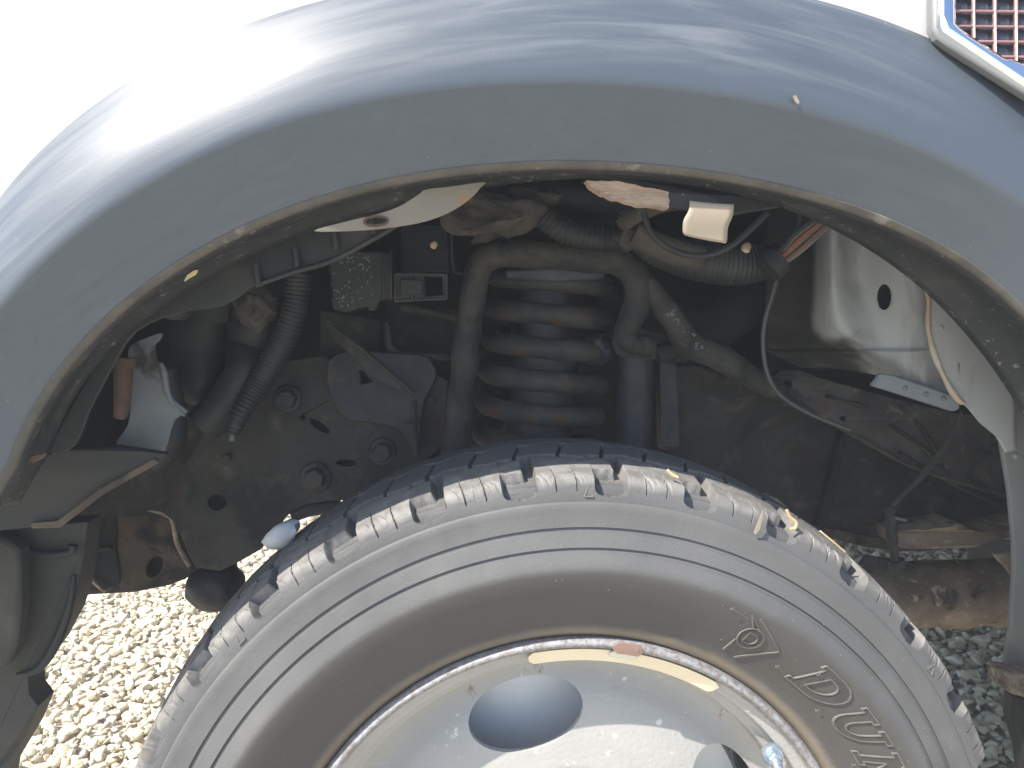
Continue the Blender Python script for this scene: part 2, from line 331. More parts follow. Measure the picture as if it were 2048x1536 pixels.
def gravel():
    base = []
    for s in range(24):                                  # crushed stone: hulls of a few random corners
        rng = np.random.RandomState(s); bm = bmesh.new()
        k = rng.normal(size=(rng.randint(9, 15), 3)); k /= np.linalg.norm(k, axis=1)[:, None]; k *= rng.uniform(.85, 1.1, (len(k), 1))*rng.uniform([.9, .7, .45], [1.3, 1.05, .8])
        for q in k: bm.verts.new(q)
        g_ = bmesh.ops.convex_hull(bm, input=bm.verts)
        bmesh.ops.delete(bm, geom=[v for v in bm.verts if not v.link_faces], context='VERTS'); bmesh.ops.bevel(bm, geom=bm.edges[:], offset=.06, segments=1, affect='EDGES')
        bmesh.ops.triangulate(bm, faces=bm.faces); bm.verts.index_update()
        V = np.array([v.co[:] for v in bm.verts]); F = np.array([[v.index for v in f.verts] for f in bm.faces]); bm.free(); base.append((V, F))
    def zone(x0, x1, y0, y1, sp, s0, s1):
        nx, ny = int((x1-x0)/sp), int((y1-y0)/sp); gx, gy = np.meshgrid(np.arange(nx), np.arange(ny))
        P = np.c_[x0+(gx.ravel()+np.random.rand(nx*ny))*sp, y0+(gy.ravel()+np.random.rand(nx*ny))*sp]
        return np.c_[P, np.random.uniform(s0, s1, len(P))**1.0]
    Z = np.vstack([zone(-2.3, .3, .45, 2.3, .0205, .008, .020), zone(.5, 2.9, .35, 3.0, .0225, .0085, .021),
                   zone(-3.2, -.3, 2.3, 4.2, .036, .012, .024), zone(-2.3, 3, -.9, .4, .05, .011, .022), zone(.5, 4, 3.0, 4.6, .036, .012, .024)])
    big = np.random.rand(len(Z)) < .03; Z[big, 2] *= 1.7
    VV, FF, TT, o = [], [], [], 0
    for i, (x, y, s) in enumerate(Z):
        V, F = base[i % 24]; a, bq = random.random()*6.283, random.uniform(-.9, .9)
        ca, sa, cb_, sb = math.cos(a), math.sin(a), math.cos(bq), math.sin(bq)
        Rm = np.array([[ca, -sa, 0], [sa, ca, 0], [0, 0, 1]])@np.array([[1, 0, 0], [0, cb_, -sb], [0, sb, cb_]])
        q = (V*s)@Rm.T+np.array([x, y, GZ-.006+random.random()*.016]); VV.append(q); FF.append(F+o); o += len(V); TT.append(np.full(len(V), random.random()))
    VV = np.vstack(VV); FF = np.vstack(FF); TT = np.concatenate(TT)
    me = bpy.data.meshes.new('gravel'); me.vertices.add(len(VV)); me.vertices.foreach_set('co', VV.astype('f').ravel())
    me.loops.add(FF.size); me.loops.foreach_set('vertex_index', FF.astype('i').ravel())
    me.polygons.add(len(FF)); me.polygons.foreach_set('loop_start', np.arange(0, FF.size, 3, dtype='i'))
    me.update(calc_edges=True)
    at = me.attributes.new('tone', 'FLOAT', 'POINT'); at.data.foreach_set('value', TT.astype('f'))
    me.materials.append(gm); ob = bpy.data.objects.new('gravel', me); COL.objects.link(ob)
    thing(ob, None, None, kind='stuff'); ob['label'] = 'cream and grey crushed stone gravel lying on the ground around the truck'
    print('gravel tris', len(FF))
gravel()

# ------------------------------------------------------------------ the truck
truck = bpy.data.objects.new('light_truck', None); COL.objects.link(truck); truck.location = (0, .1, GZ)
thing(truck, 'white light truck with grey wheel arch flare, worn tyre and rusty coil spring', 'truck')
T = truck

# ---- fender flare ----
def wrap(x): return .08*max(0, -(x+.10))**2
CEN = (0, .12)
def curve_fit(pts, Y, deg):
    A, Rr = [], []
    for a, b in pts:
        w = W(a, b, Y); w = W(a, b, Y+wrap(w.x)); A.append(math.atan2(w.x-CEN[0], w.z-CEN[1])); Rr.append(math.hypot(w.x-CEN[0], w.z-CEN[1]))
    co = np.polyfit(A, Rr, deg); a0, a1 = min(A), max(A)
    return lambda a: float(np.polyval(co, min(max(a, a0), a1)))
YO, YC, YL, YI = -.042, -.072, -.048, .006          # body edge, crest, lip, inner edge of the underside
cO = curve_fit([(0, 415), (100, 300), (165, 240), (300, 150), (425, 88), (550, 40), (675, 2), (800, -22), (1100, -48), (1400, -32), (1602, 0), (1714, 33), (1834, 78), (1955, 139), (2048, 200)], YO, 5)
cC = curve_fit([(0, 625), (140, 485), (250, 400), (375, 330), (500, 270), (650, 225), (800, 190), (1000, 172), (1224, 172), (1474, 195), (1600, 220), (1714, 254), (1821, 294), (1915, 340), (2048, 415)], YC, 5)
cL = curve_fit([(19, 931), (47, 850), (105, 760), (175, 675), (240, 605), (350, 525), (465, 465), (600, 405), (700, 375), (850, 345), (1024, 325), (1174, 322), (1434, 345), (1574, 370), (1674, 400), (1774, 440), (1894, 495), (1964, 540), (2044, 615)], YL, 6)
cI = curve_fit([(95, 900), (140, 800), (208, 700), (310, 605), (480, 530), (600, 470), (720, 425), (850, 378), (1024, 353), (1174, 352), (1350, 375), (1554, 400), (1634, 435), (1740, 490), (1804, 540), (1854, 580), (1949, 690), (2014, 768), (2060, 850)], YI, 5)
rows = []                                                # (kind, t)
def flare_pt(a, v):
    """v 0..1 outer band, 1..2 lower band, 2..3 underside return"""
    rO, rC, rL, rI = cO(a), cC(a), cL(a), cI(a)
    if v <= 1:
        r = rO+(rC-rO)*v; u = 1-v; y = YC+(YO-YC)*u**1.7
        if v > .94: q = (v-.94)/.06; y += .0008*q*q
    elif v <= 2:
        u = v-1; r = rC+(rL-rC)*u; y = YC+.0008+(YL-YC-.0008)*u
    elif v <= 2.12:
        u = (v-2)/.12; r = rL-.004*math.sin(u*math.pi/2); y = YL+.007*u
    else:
        u = (v-2.12)/.88; r = (rL-.004)+(rI-rL+.004)*u+.006*math.sin(u*math.pi); y = YL+.007+(YI-YL-.007)*u
    x = CEN[0]+r*math.sin(a); return Vector((x, y+wrap(x), CEN[1]+r*math.cos(a)))
A0, A1 = R(-60.5), R(66)
def strip(name, vs, mat, parent, th=.0035, nA=220, a0=A0, a1=A1, fn=flare_pt, solid=True):
    V, F = [], []; n = len(vs)
    for i in range(nA+1):
        a = a0+(a1-a0)*i/nA
        for v in vs: V.append(fn(a, v))
    for i in range(nA):
        for j in range(n-1): p = i*n+j; F.append((p, p+1, p+n+1, p+n))
    o = mesh_obj(name, V, F, mat, parent)
    if solid:
        md = o.modifiers.new('solid', 'SOLIDIFY'); md.thickness = th; md.offset = 1
    return o
fl = strip('fender_flare', [0, .05, .12, .2, .3, .4, .5, .6, .7, .8, .86, .9, .94, .97, 1.0, 1.02, 1.06, 1.15, 1.3, 1.5, 1.7, 1.85, 1.94, 1.98, 2.0], MAT['flare_plastic'], T)
strip('lip_edge', [1.975, 1.99, 2.0, 2.02, 2.05], MAT['lip_dust'], fl, th=.0042)
fl['label'] = 'wide grey weathered plastic flare arching over the wheel opening'
strip('flare_lip', [2.0, 2.03, 2.06, 2.09, 2.12, 2.2, 2.35, 2.5, 2.65, 2.8, 2.9, 3.0], MAT['underlip'], fl, th=.003)['label'] = 'dark dirty inner lip under the flare edge'

# ---- white body panel above the flare ----
def body_pt(a, v):
    r = cO(a)-.004+v*.62; x = CEN[0]+r*math.sin(a); z = CEN[1]+r*math.cos(a)
    return Vector((x, YO+.0035+wrap(x)+.04*max(0, r-cO(a))+.10*max(0, r-cO(a)-.1)**2*4, z))
bp_ = strip('body_panel', [-.05, 0, .01, .04, .1, .2, .35, .5, .7, 1], MAT['white_paint'], T, th=.002, fn=body_pt, a0=R(-68), a1=R(70))
bp_['label'] = 'glossy white painted body panel above the flare'

# ---- grille with chrome surround, upper right ----
gy = lambda a, b: -.066
gr = plate('side_grille', [(1905, -80), (1905, 50), (1925, 72), (2030, 135), (2200, 200), (2200, -80)], lambda a, b: -.0405-.017*b/170, .008, MAT['dark_lens'], T, bev=0)
gr['label'] = 'dark grille insert of pink mesh behind a chrome surround at the upper right'
def win_y(X): return float(np.interp(X, [1900, 1919, 2020, 2200], [36, 46, 116, 190]))
for k in range(7):
    X = 1950+k*42.5; e = win_y(X)+10; plate('mesh_strand', [(X-3.4, -78), (X+3.4, -78), (X+3, e), (X-3, e)], lambda a, b: -.0458-.017*b/170, .003, MAT['mesh_pink'], gr, bev=.0012)
for k in range(8):
    Yp = 142-k*30.5; x_ = float(np.interp(Yp, [36, 46, 116, 190], [1900, 1919, 2020, 2200]))-12 if Yp > 36 else 1908
    plate('mesh_strand', [(x_, Yp-2), (2200, Yp+1), (2200, Yp+7), (x_, Yp+3.5)], lambda a, b: -.0452-.017*b/170, .003, MAT['mesh_pink'], gr, bev=.0012)
plate('chrome_surround', [(1884, -80), (1884, 48), (1891, 62), (1985, 126), (2060, 176), (2200, 262), (2200, 185), (2050, 120), (2018, 115), (1936, 62), (1918, 45), (1916, -80)], lambda a, b: -.0515-.018*b/170, .010, MAT['chrome'], gr, bev=.004)
plate('surround_trim', [(1868, -80), (1868, 55), (1878, 76), (1905, 96), (2060, 192), (2200, 285), (2200, 266), (2060, 176), (1985, 126), (1891, 66), (1881, 50), (1881, -80)], lambda a, b: -.0490-.017*b/170, .010, MAT['grey_trim'], gr, bev=.0035)

# ---- wheel ----
wheel = bpy.data.objects.new('wheel', None); COL.objects.link(wheel); wheel.parent = T; wheel.location = -Vector(truck.location)
wheel['label'] = 'silver steel front wheel with worn all-season tyre'
side = [(.236, .034), (.2405, .022), (.2440, .014), (.2475, .0105), (.2515, .0090), (.2560, .0082), (.2620, .0048), (.2700, -.0000), (.2800, -.0058), (.2900, -.0105), (.2980, -.0132), (.3040, -.0144), (.3070, -.0146),
        (.3090, -.0138), (.3130, -.0120), (.3186, -.0096), (.3190, -.0076), (.3222, -.0061), (.3226, -.0081), (.3280, -.0062), (.3333, -.0042), (.3337, -.0024), (.3369, -.0011), (.3373, -.0030),
        (.3430, -.0018), (.3500, -.0008), (.3545, -.0004), (.3555, .0004), (.3562, .0020), (.3575, .0021)]
def tyre():
    prof = list(side); start = len(prof)
    # shoulder and tread, finely sampled
    key = [(.3575, .0021), (.3620, .0030), (.3665, .0046), (.3705, .0066), (.3738, .0090), (.3757, .0120), (.3768, .0170), (.3794, .030), (.3822, .050), (.3850, .075), (.3862, .100), (.3850, .125), (.3822, .150), (.3790, .170), (.3735, .186), (.3620, .197)]
    kp = [Vector((r, y, 0)) for r, y in key]; sp_ = spline(kp, 14)
    d = [0]
    for i in range(1, len(sp_)): d.append(d[-1]+(sp_[i]-sp_[i-1]).length)
    tot = d[-1]; q = []
    t = .0007
    while t < tot:
        q.append(t); t += .0008 if t < .062 else .0016
    for t in q: prof.append((np.interp(t, d, [p.x for p in sp_]), np.interp(t, d, [p.y for p in sp_])))
    prof += [(.350, .200), (.32, .207), (.29, .207), (.26, .198), (.24, .18)]
    prof = np.array(prof); n = len(prof)
    tan = np.gradient(prof, axis=0); tan /= np.linalg.norm(tan, axis=1)[:, None]+1e-9
    nr, ny = tan[:, 1], -tan[:, 0]                         # outward normal in (r, y)
    A = np.concatenate([np.arange(-74, 78, 1/12), np.arange(78, 286, .75)]); m = len(A)
    r = prof[:, 0][None, :].repeat(m, 0); y = prof[:, 1][None, :].repeat(m, 0); a = A[:, None].repeat(n, 1)
    P = 11.25; ph = 4.4
    rng = np.random.RandomState(3); kidx = np.floor((a-ph+P/2)/P).astype(int); u = (a-ph)-kidx*P          # deg from cup centre, -5.6..5.6
    wv = .5*np.sin(a*1.7+kidx*2.1)+.4*np.sin(a*4.3+1+kidx)                                                 # ragged edges
    tread = r > .3574
    inner = 1/(1+np.exp(-(y-.0)/.001))
    dep = np.zeros_like(r)
    def ss(x, e): return np.clip(x/e+.5, 0, 1)
    half = 2.05+.06*wv
    # the cup: rounded bottom end on the sidewall at r=.3615
    rr = (r-.3695)/.0090; cupend = np.where(r < .3695, np.sqrt(np.clip(1-np.clip(rr, -1, 0)**4, 0, 1)), 1)
    chan = ss(half*cupend-np.abs(u), .22)*(r > .3603)*(y < .056)
    tie = ss(.75-u, .35)*ss(u+half+.2, .2)*ss(y-.0225-.0009*wv, .0018)*(y < .052)
    dep += chan*.0095*np.where(tie > 0, 1-tie*.93, 1)
    # blocks: chamfered corner towards the mid groove, zigzag groove round the tyre
    v = u/P; zig = .0535+.0055*np.abs(((v+.5+.25) % 1)*2-1)*2-.004
    zz = ss(.0027-np.abs(y-zig), .0010); dep = np.maximum(dep, zz*.0085*(y > .03))
    zig2 = .100+.007*(np.abs(((v*2+.1) % 1)*2-1)*2-1); dep = np.maximum(dep, ss(.0022-np.abs(y-zig2), .0016)*.008)
    zig3 = .146+.006*(np.abs(((v+.6) % 1)*2-1)*2-1); dep = np.maximum(dep, ss(.0026-np.abs(y-zig3), .0016)*.008)
    # narrow cross grooves of the shaded middle blocks
    for c0, y0, y1, sl in ((0, .058, .098, 34), (-P/2, .058, .098, 34), (1.5, .102, .145, -30), (-4.2, .102, .145, -30), (0, .15, .19, 10)):
        du = (u-c0-(y-y0)*sl+P/2) % P-P/2
        dep = np.maximum(dep, ss(.20-np.abs(du), .12)*.006*(y > y0)*(y < y1))
    # sipes on the shoulder blocks
    for c0 in (4.35, 6.9):
        du = (u-c0+(y-.012)*14+.10*wv+P/2) % P-P/2; w_ = .032*np.clip((.0265-y)/.012, 0, 1)+.012
        dep = np.maximum(dep, ss(w_-np.abs(du), .07)*.0028*(r > .3640)*(y < .0265))
    # wear
    worn = .0002*np.sin(a*.9+kidx)+.00011*rng.normal(size=r.shape)*(r > .3732)*(y < .06)
    ph_ = rng.uniform(0, 6.28, 6); chip = sum(np.sin(a*f_+p_+y*g__) for f_, p_, g__ in zip((1.3, 2.9, 5.1, 8.3), ph_, (90, 260, 430, 700)))
    corner = np.exp(-((y-.0115)/.0045)**2)*(r > .368); dep = dep+np.clip(chip-1.2, 0, 1.6)*.0011*corner*(1-chan)
    dep = np.where(tread, dep+worn*(r > .366), 0)
    r2 = r-dep*nr[None, :]; y2 = y-dep*ny[None, :]
    ar = np.radians(a); V = np.stack([r2*np.sin(ar), y2, r2*np.cos(ar)], -1).reshape(-1, 3)
    i, j = np.meshgrid(np.arange(m), np.arange(n-1), indexing='ij'); i2 = (i+1) % m
    F = np.stack([i*n+j, i2*n+j, i2*n+j+1, i*n+j+1], -1).reshape(-1, 4)
    me = bpy.data.meshes.new('tyre'); me.vertices.add(len(V)); me.vertices.foreach_set('co', V.astype('f').ravel())
    me.loops.add(F.size); me.loops.foreach_set('vertex_index', F.astype('i').ravel()); me.polygons.add(len(F)); me.polygons.foreach_set('loop_start', np.arange(0, F.size, 4, dtype='i'))
    me.update(calc_edges=True); me.polygons.foreach_set('use_smooth', [True]*len(F)); me.set_sharp_from_angle(angle=R(38)); me.materials.append(MAT['tyre_rubber'])
    o = bpy.data.objects.new('tyre', me); COL.objects.link(o); attach(o, wheel)
    o['label'] = 'worn black truck tyre with scuffed dusty shoulder blocks and brown bloom with painted shade near the bead'
    print('tyre quads', len(F)); return o
tyre()
SR = [p[0] for p in side]; SY = [p[1] for p in side]
def on_side(r, adeg, lift=0):
    a = R(adeg); return Vector((r*math.sin(a), float(np.interp(r, SR, SY))-lift, r*math.cos(a)))

# ---- raised lettering ----
def arc2(cx, cy, rx, ry, a0, a1, n=9): return [(cx+rx*math.cos(R(a0+(a1-a0)*i/n)), cy+ry*math.sin(R(a0+(a1-a0)*i/n))) for i in range(n+1)]
GLY = {
 'D': ([[(0, 0), (.72, 0)]+arc2(.72, .5, .66, .5, -90, 90)+[(.0, 1), (0, .87), (.14, .87), (.14, .13), (0, .13)], [(.46, .2), (.66, .2)]+arc2(.66, .5, .34, .3, -90, 90)+[(.46, .8)]], 1.4),
 'U': ([[(0, 1), (0, .87), (.14, .87), (.14, .45)]+arc2(.65, .45, .51, .45, 180, 360)+[(1.16, .87), (1.3, .87), (1.3, 1), (.84, 1), (.84, .87), (.96, .87), (.96, .48)]+arc2(.71, .48, .25, .27, 0, -180)+[(.46, .87), (.58, .87), (.58, 1)]], 1.32),
 'N': ([[(0, 0), (.5, 0), (.5, .13), (.36, .13), (.36, .62), (.92, 0), (1.16, 0), (1.16, .87), (1.3, .87), (1.3, 1), (.8, 1), (.8, .87), (.94, .87), (.94, .4), (.42, 1), (0, 1), (0, .87), (.14, .87), (.14, .13), (0, .13)]], 1.34),
 'L': ([[(0, 0), (1.12, 0), (1.12, .36), (.98, .36), (.96, .16), (.46, .16), (.46, .87), (.6, .87), (.6, 1), (0, 1), (0, .87), (.14, .87), (.14, .13), (0, .13)]], 1.16),
 'O': ([arc2(.68, .5, .68, .5, 0, 345, 23), arc2(.68, .5, .34, .3, 0, 345, 23)], 1.4),
 'P': ([[(0, 0), (.6, 0), (.6, .13), (.46, .13), (.46, .38), (.8, .38)]+arc2(.8, .69, .4, .31, -90, 90)+[(0, 1), (0, .87), (.14, .87), (.14, .13), (0, .13)], [(.46, .53), (.74, .53)]+arc2(.74, .69, .13, .16, -90, 90)+[(.46, .85)]], 1.24)}
LR0, LH = .2700, .0290
def letter_ridges(loops, a0, mapf, name, hatch=True, wid=.042, lift=.0016):
    bm = bmesh.new()
    def ridge(p, q, w, hgt):
        d = Vector((q[0]-p[0], q[1]-p[1])); Ln = d.length
        if Ln < 1e-5: return
        nrm = Vector((-d.y, d.x))/Ln*w/2; k = max(1, int(Ln/.12)); prev = None
        for i in range(k+1):
            c = (p[0]+d.x*i/k, p[1]+d.y*i/k)
            ring = [bm.verts.new(mapf(c[0]+s*nrm.x, c[1]+s*nrm.y, hh)) for s, hh in ((1.3, -.0004), (.7, hgt), (-.7, hgt), (-1.3, -.0004))]
            if prev:
                for e in range(3): bm.faces.new([prev[e], prev[e+1], ring[e+1], ring[e]])
            else: bm.faces.new(ring[::-1])
            prev = ring
        bm.faces.new(prev)
    for lp in loops:
        for i in range(len(lp)): ridge(lp[i], lp[(i+1) % len(lp)], wid, lift)
    if hatch:
        dx, dy = math.cos(R(52)), math.sin(R(52))
        for k in range(-30, 60):
            o = k*.062; ts = []
            for lp in loops:
                for i in range(len(lp)):
                    p, q = lp[i], lp[(i+1) % len(lp)]
                    # point on hatch line: (o + t*dx, t*dy)
                    ex, ey = q[0]-p[0], q[1]-p[1]; det = dx*(-ey)+dy*ex
                    if abs(det) < 1e-9: continue
                    bx, by = p[0]-o, p[1]; t = (bx*(-ey)+by*ex)/det; s = (dx*by-dy*bx)/det
                    if 0 <= s < 1: ts.append(t)
            ts.sort()
            for i in range(0, len(ts)-1, 2):
                if ts[i+1]-ts[i] > .04: ridge((o+ts[i]*dx, ts[i]*dy), (o+ts[i+1]*dx, ts[i+1]*dy), .019, lift*.75)
    return bm_obj(name, bm, MAT['letter_rubber'], wheel, False)
ang = 38.9
for ch in 'DUNLOP':
    loops, adv = GLY[ch]
    def mapf(x, y, hgt, a0=ang):
        r = LR0+LH*y; return on_side(r, a0+math.degrees((x+.42*y)*LH/.285), hgt)
    o = letter_ridges(loops, ang, mapf, 'raised_letter'); o['label'] = 'raised hatched letter %s moulded on the sidewall' % ch
    ang += math.degrees((adv+.24)*LH/.285)
# round emblem with a D inside and arrow strokes
ea, er = 29.3, .2815
def mape(x, y, hgt): return on_side(er+y, ea+math.degrees(x/er), hgt)
em = [[(.0098*math.cos(t), .0098*math.sin(t)) for t in [2*math.pi*i/26 for i in range(26)]]]
def mapS(x, y, hgt): return mape(x*.0098, y*.0098, hgt)
ring = [(math.cos(2*math.pi*i/28), math.sin(2*math.pi*i/28)) for i in range(28)]
dsh = [(-.42, -.5), (.05, -.5)]+[(.05+.5*math.cos(R(t)), .5*math.sin(R(t))) for t in range(-80, 90, 20)]+[(-.42, .5)]
letter_ridges([ring, dsh], 0, mapS, 'emblem', True, .10, .0012)['label'] = 'round moulded emblem with a letter D'
letter_ridges([[(-.5, 1.0), (-1.2, 1.9), (.2, .95)], [(2.6, .3), (-.4, 1.9), (-.5, 1.86)], [(2.6, .3), (.35, -2.2), (.42, -2.3)], [(-.9, -.6), (-1.0, -2.0), (-.92, -2.05)]], 0, mapS, 'emblem_arrow', False, .09, .0011)
# wear triangles on the shoulder
for k in (-48.9+3.2, 4.4-2.9, 49.4+5.2):
    def mapt(x, y, hgt, a0=k):
        r = .3600+y; prof = [(.3575, .0021), (.3620, .0030), (.3665, .0048), (.3705, .008)]; a = R(a0+math.degrees(x/.36))
        return Vector((r*math.sin(a), float(np.interp(r, [p[0] for p in prof], [p[1] for p in prof]))-hgt, r*math.cos(a)))
    letter_ridges([[(-.0034, 0), (.0034, 0), (0, .0085)]], 0, mapt, 'wear_triangle', False, .0011, .0012)
# moulding nibs
bm = bmesh.new()
for i in range(150):
    a_, r_ = random.uniform(-72, 72), random.choice([random.gauss(.341, .008), random.gauss(.325, .008), random.uniform(.26, .355)])
    r_ = min(max(r_, .256), .3555)
    p = on_side(r_, a_); s_ = random.uniform(.00022, .00045)
    bmesh.ops.create_icosphere(bm, subdivisions=1, radius=s_, matrix=Matrix.Translation(p+Vector((0, -s_*.8, 0))))
o = bm_obj('rubber_nibs', bm, MAT['tag_plastic'], wheel); o['kind'] = 'stuff'
# longer rubber vent hairs and the moulded seam lines
for a_, r_, l_ in ((23.5, .2985, 26), (36.2, .2735, 26), (41.5, .2895, 12), (47.5, .2680, 24), (60.2, .2660, 15)):
    q = [on_side(r_-.0002*i, a_+i*.12*l_/14, .0002) for i in range(16)]
    tube('moulded_seam', q, .00035, MAT['letter_rubber'], wheel, seg=6, smooth_path=False)
    tube('rubber_vent_hair', [q[0], q[0]+Vector((-.0010, -.002, -.0008)), q[0]+Vector((.0012, -.0036, .0016))], .00028, MAT['letter_rubber'], wheel, seg=6)

# ---- rim ----
def lathe(name, prof, mat, parent, n=192, auto=30):
    V, F = [], []; m = len(prof)
    for i in range(n):
        a = 2*math.pi*i/n
        for r, y in prof: V.append((r*math.sin(a), y, r*math.cos(a)))
    for i in range(n):
        for j in range(m-1):
            p, q = i*m+j, ((i+1) % n)*m+j; F.append((p, q, q+1, p+1))
    return mesh_obj(name, V, F, mat, parent, True, auto)
def sprof(l, n=5): return [(v.x, v.y) for v in spline([Vector((a, b, 0)) for a, b in l], n)]
rim = lathe('rim', [(.238, .036), (.2415, .026)]+sprof([(.2425, .018), (.2428, .0115), (.2415, .0070), (.2385, .0058), (.2355, .0085), (.2345, .0125)])+[(.2343, .0130)]+
            sprof([(.2338, .0150), (.2325, .0175), (.2300, .0190), (.2260, .0195), (.2235, .0215), (.2228, .0270), (.2215, .0330), (.2180, .0355), (.2140, .0365), (.2120, .0400), (.2105, .0500), (.2085, .0640), (.204, .08), (.200, .15), (.203, .19)]), MAT['rim_silver'], wheel)
rim['label'] = 'silver painted steel rim with a rusty flange edge'
dp = sprof([(.2105, .0560), (.2060, .0585), (.1980, .0590), (.1880, .0560), (.1760, .0500), (.1600, .0445), (.1420, .0410), (.1250, .0390), (.1150, .0380), (.1080, .0420), (.1040, .0550), (.1000, .0620), (.0500, .0620), (.0400, .0600)], 4)
dpb = [(r-.0002, y+.005) for r, y in dp][::-1]
disc = lathe('wheel_disc', dp+dpb+[dp[0]], MAT['rim_silver'], wheel)
cut = bmesh.new()
for k, ad_ in enumerate((0, 74, 144, 216, 288)):
    a = R(-12.5+ad_); c0 = Vector((.1640*math.sin(a), .05, .1640*math.cos(a))); tx = Vector((math.cos(a), 0, -math.sin(a))); rx_ = Vector((math.sin(a), 0, math.cos(a)))
    A_, B_ = [], []
    for i in range(56):
        t = 2*math.pi*i/56; p = c0+tx*.0500*math.cos(t)+rx_*.0285*math.sin(t); A_.append(cut.verts.new(p-Vector((0, .06, 0)))); B_.append(cut.verts.new(p+Vector((0, .06, 0))))
    cut.faces.new(A_); cut.faces.new(B_[::-1])
    for i in range(56): cut.faces.new([A_[i], B_[i], B_[(i+1) % 56], A_[(i+1) % 56]])
bmesh.ops.recalc_face_normals(cut, faces=cut.faces)
cme = bpy.data.meshes.new('c'); cut.to_mesh(cme); cut.free(); cob = bpy.data.objects.new('c', cme); COL.objects.link(cob)
bm = bmesh.new(); bm.from_mesh(disc.data); bmesh.ops.remove_doubles(bm, verts=bm.verts, dist=1e-6); bmesh.ops.recalc_face_normals(bm, faces=bm.faces); bm.to_mesh(disc.data); bm.free()
dl = disc.location.copy(); par = disc.parent; disc.parent = None; disc.location = (0, 0, 0)
md = disc.modifiers.new('b', 'BOOLEAN'); md.operation = 'DIFFERENCE'; md.object = cob; md.solver = 'EXACT'
bpy.context.view_layer.update(); me = bpy.data.meshes.new_from_object(disc.evaluated_get(bpy.context.evaluated_depsgraph_get())); disc.modifiers.clear()
disc.data = me; disc.name = 'wheel_disc'; me.set_sharp_from_angle(angle=R(32)); disc.parent = par; disc.location = dl
bpy.data.objects.remove(cob)
bv = disc.modifiers.new('bevel', 'BEVEL'); bv.width = .0013; bv.segments = 3; bv.limit_method = 'ANGLE'; bv.angle_limit = R(50)
lathe('brake_drum', [(.186, .20), (.186, .105), (.182, .098), (.10, .094), (.04, .094)], MAT['drum_grey'], wheel)
# tape, weight clip, valve
def arcband(name, r0, r1, y0, y1, a0, a1, th, mat, n=40):
    bm = bmesh.new(); rows_ = []
    for i in range(n+1):
        f = i/n; a = R(a0+(a1-a0)*f); e = min(1, min(f, 1-f)*n*.5+.55)
        rm = (r0+r1)/2; q = []
        for r, y in ((r0, y0), (r1, y1), (r1, y1+th), (r0, y0+th)):
            r = rm+(r-rm)*e; q.append(bm.verts.new((r*math.sin(a), y, r*math.cos(a))))
        rows_.append(q)
    for p, q in zip(rows_, rows_[1:]):
        for k in range(4): bm.faces.new([p[k], p[(k+1) % 4], q[(k+1) % 4], q[k]])
    bm.faces.new(rows_[0][::-1]); bm.faces.new(rows_[-1])
    return bm_obj(name, bm, mat, wheel, True, 40)
arcband('adhesive_weight', .2328, .2210, .0118, .0172, -9.2, 31.5, .003, MAT['tape_beige'])['label'] = 'beige curved strip stuck inside the upper rim flange'
arcband('weight_clip', .2425, .2335, .0040, .0050, 7.6, 13.2, .003, MAT['clip_rust'], 8)['label'] = 'rusty clip over the rim flange'
arcband('clip_foot', .2330, .2262, .0098, .0125, 7.2, 13.0, .002, MAT['clear_plastic'], 8)
vb = W(1545, 1510, .018)
bolt(vb, .0066, MAT['zinc'], wheel)
tube('valve_stem', [vb+Vector((0, -.004, 0)), vb+Vector((.0, -.012, -.006)), vb+Vector((.0, -.018, -.020))], [.0052, .0046, .0044], MAT['zinc'], wheel, rib=(.0022, .0006))

# ---- closed dark shell of the engine bay, floor slab and far side ----
# front shroud keeps the sky out; floor slab is oversized to shade the gravel
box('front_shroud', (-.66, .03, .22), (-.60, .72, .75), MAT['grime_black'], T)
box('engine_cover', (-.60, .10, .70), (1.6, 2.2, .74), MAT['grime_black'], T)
box('floor_shade_slab', (.28, .62, .33), (3.6, 4.8, .42), MAT['grime_black'], T)  # unseen slab, stretched past the truck to shade the ground
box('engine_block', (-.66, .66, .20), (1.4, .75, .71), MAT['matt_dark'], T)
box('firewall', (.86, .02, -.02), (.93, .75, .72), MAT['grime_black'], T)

box('cab_side_blocker', (.44, -.03, -.16), (3.6, .02, .9), MAT['white_paint'], T)['label'] = 'unseen white cab side behind the wheel arch, added to shade the gravel'  # out-of-view panel added to keep sky light off the gravel
# ---- left side of the wheel well ----
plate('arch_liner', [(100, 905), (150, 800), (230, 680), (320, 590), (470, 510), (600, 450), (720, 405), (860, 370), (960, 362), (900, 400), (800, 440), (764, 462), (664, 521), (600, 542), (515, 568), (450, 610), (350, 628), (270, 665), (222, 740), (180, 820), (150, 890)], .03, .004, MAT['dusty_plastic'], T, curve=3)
al = tube('liner_edge', pt([(512, 570), (590, 543), (664, 521), (764, 468), (800, 445)], .026), .0022, MAT['dusty_plastic'], T)
for a, b in ((512, 562), (590, 528), (668, 495), (742, 462)):
    tube('liner_rib', pt([(a, b-32), (a+4, b+6)], .024), .0035, MAT['dusty_plastic'], al, flat=.8)
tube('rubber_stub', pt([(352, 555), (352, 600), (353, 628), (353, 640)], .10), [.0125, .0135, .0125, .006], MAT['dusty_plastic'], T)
plate('side_bracket', [(256, 705), (264, 688), (290, 676), (320, 666), (317, 680), (308, 690), (311, 706), (315, 722), (328, 728), (333, 765), (350, 800), (376, 824), (350, 840), (330, 900), (300, 925), (232, 895), (256, 850), (262, 800), (258, 745)], .09, .004, MAT['pale_metal'], T, curve=3, wob=.01)['label'] = 'torn grey painted sheet bracket at the left of the wheel well'
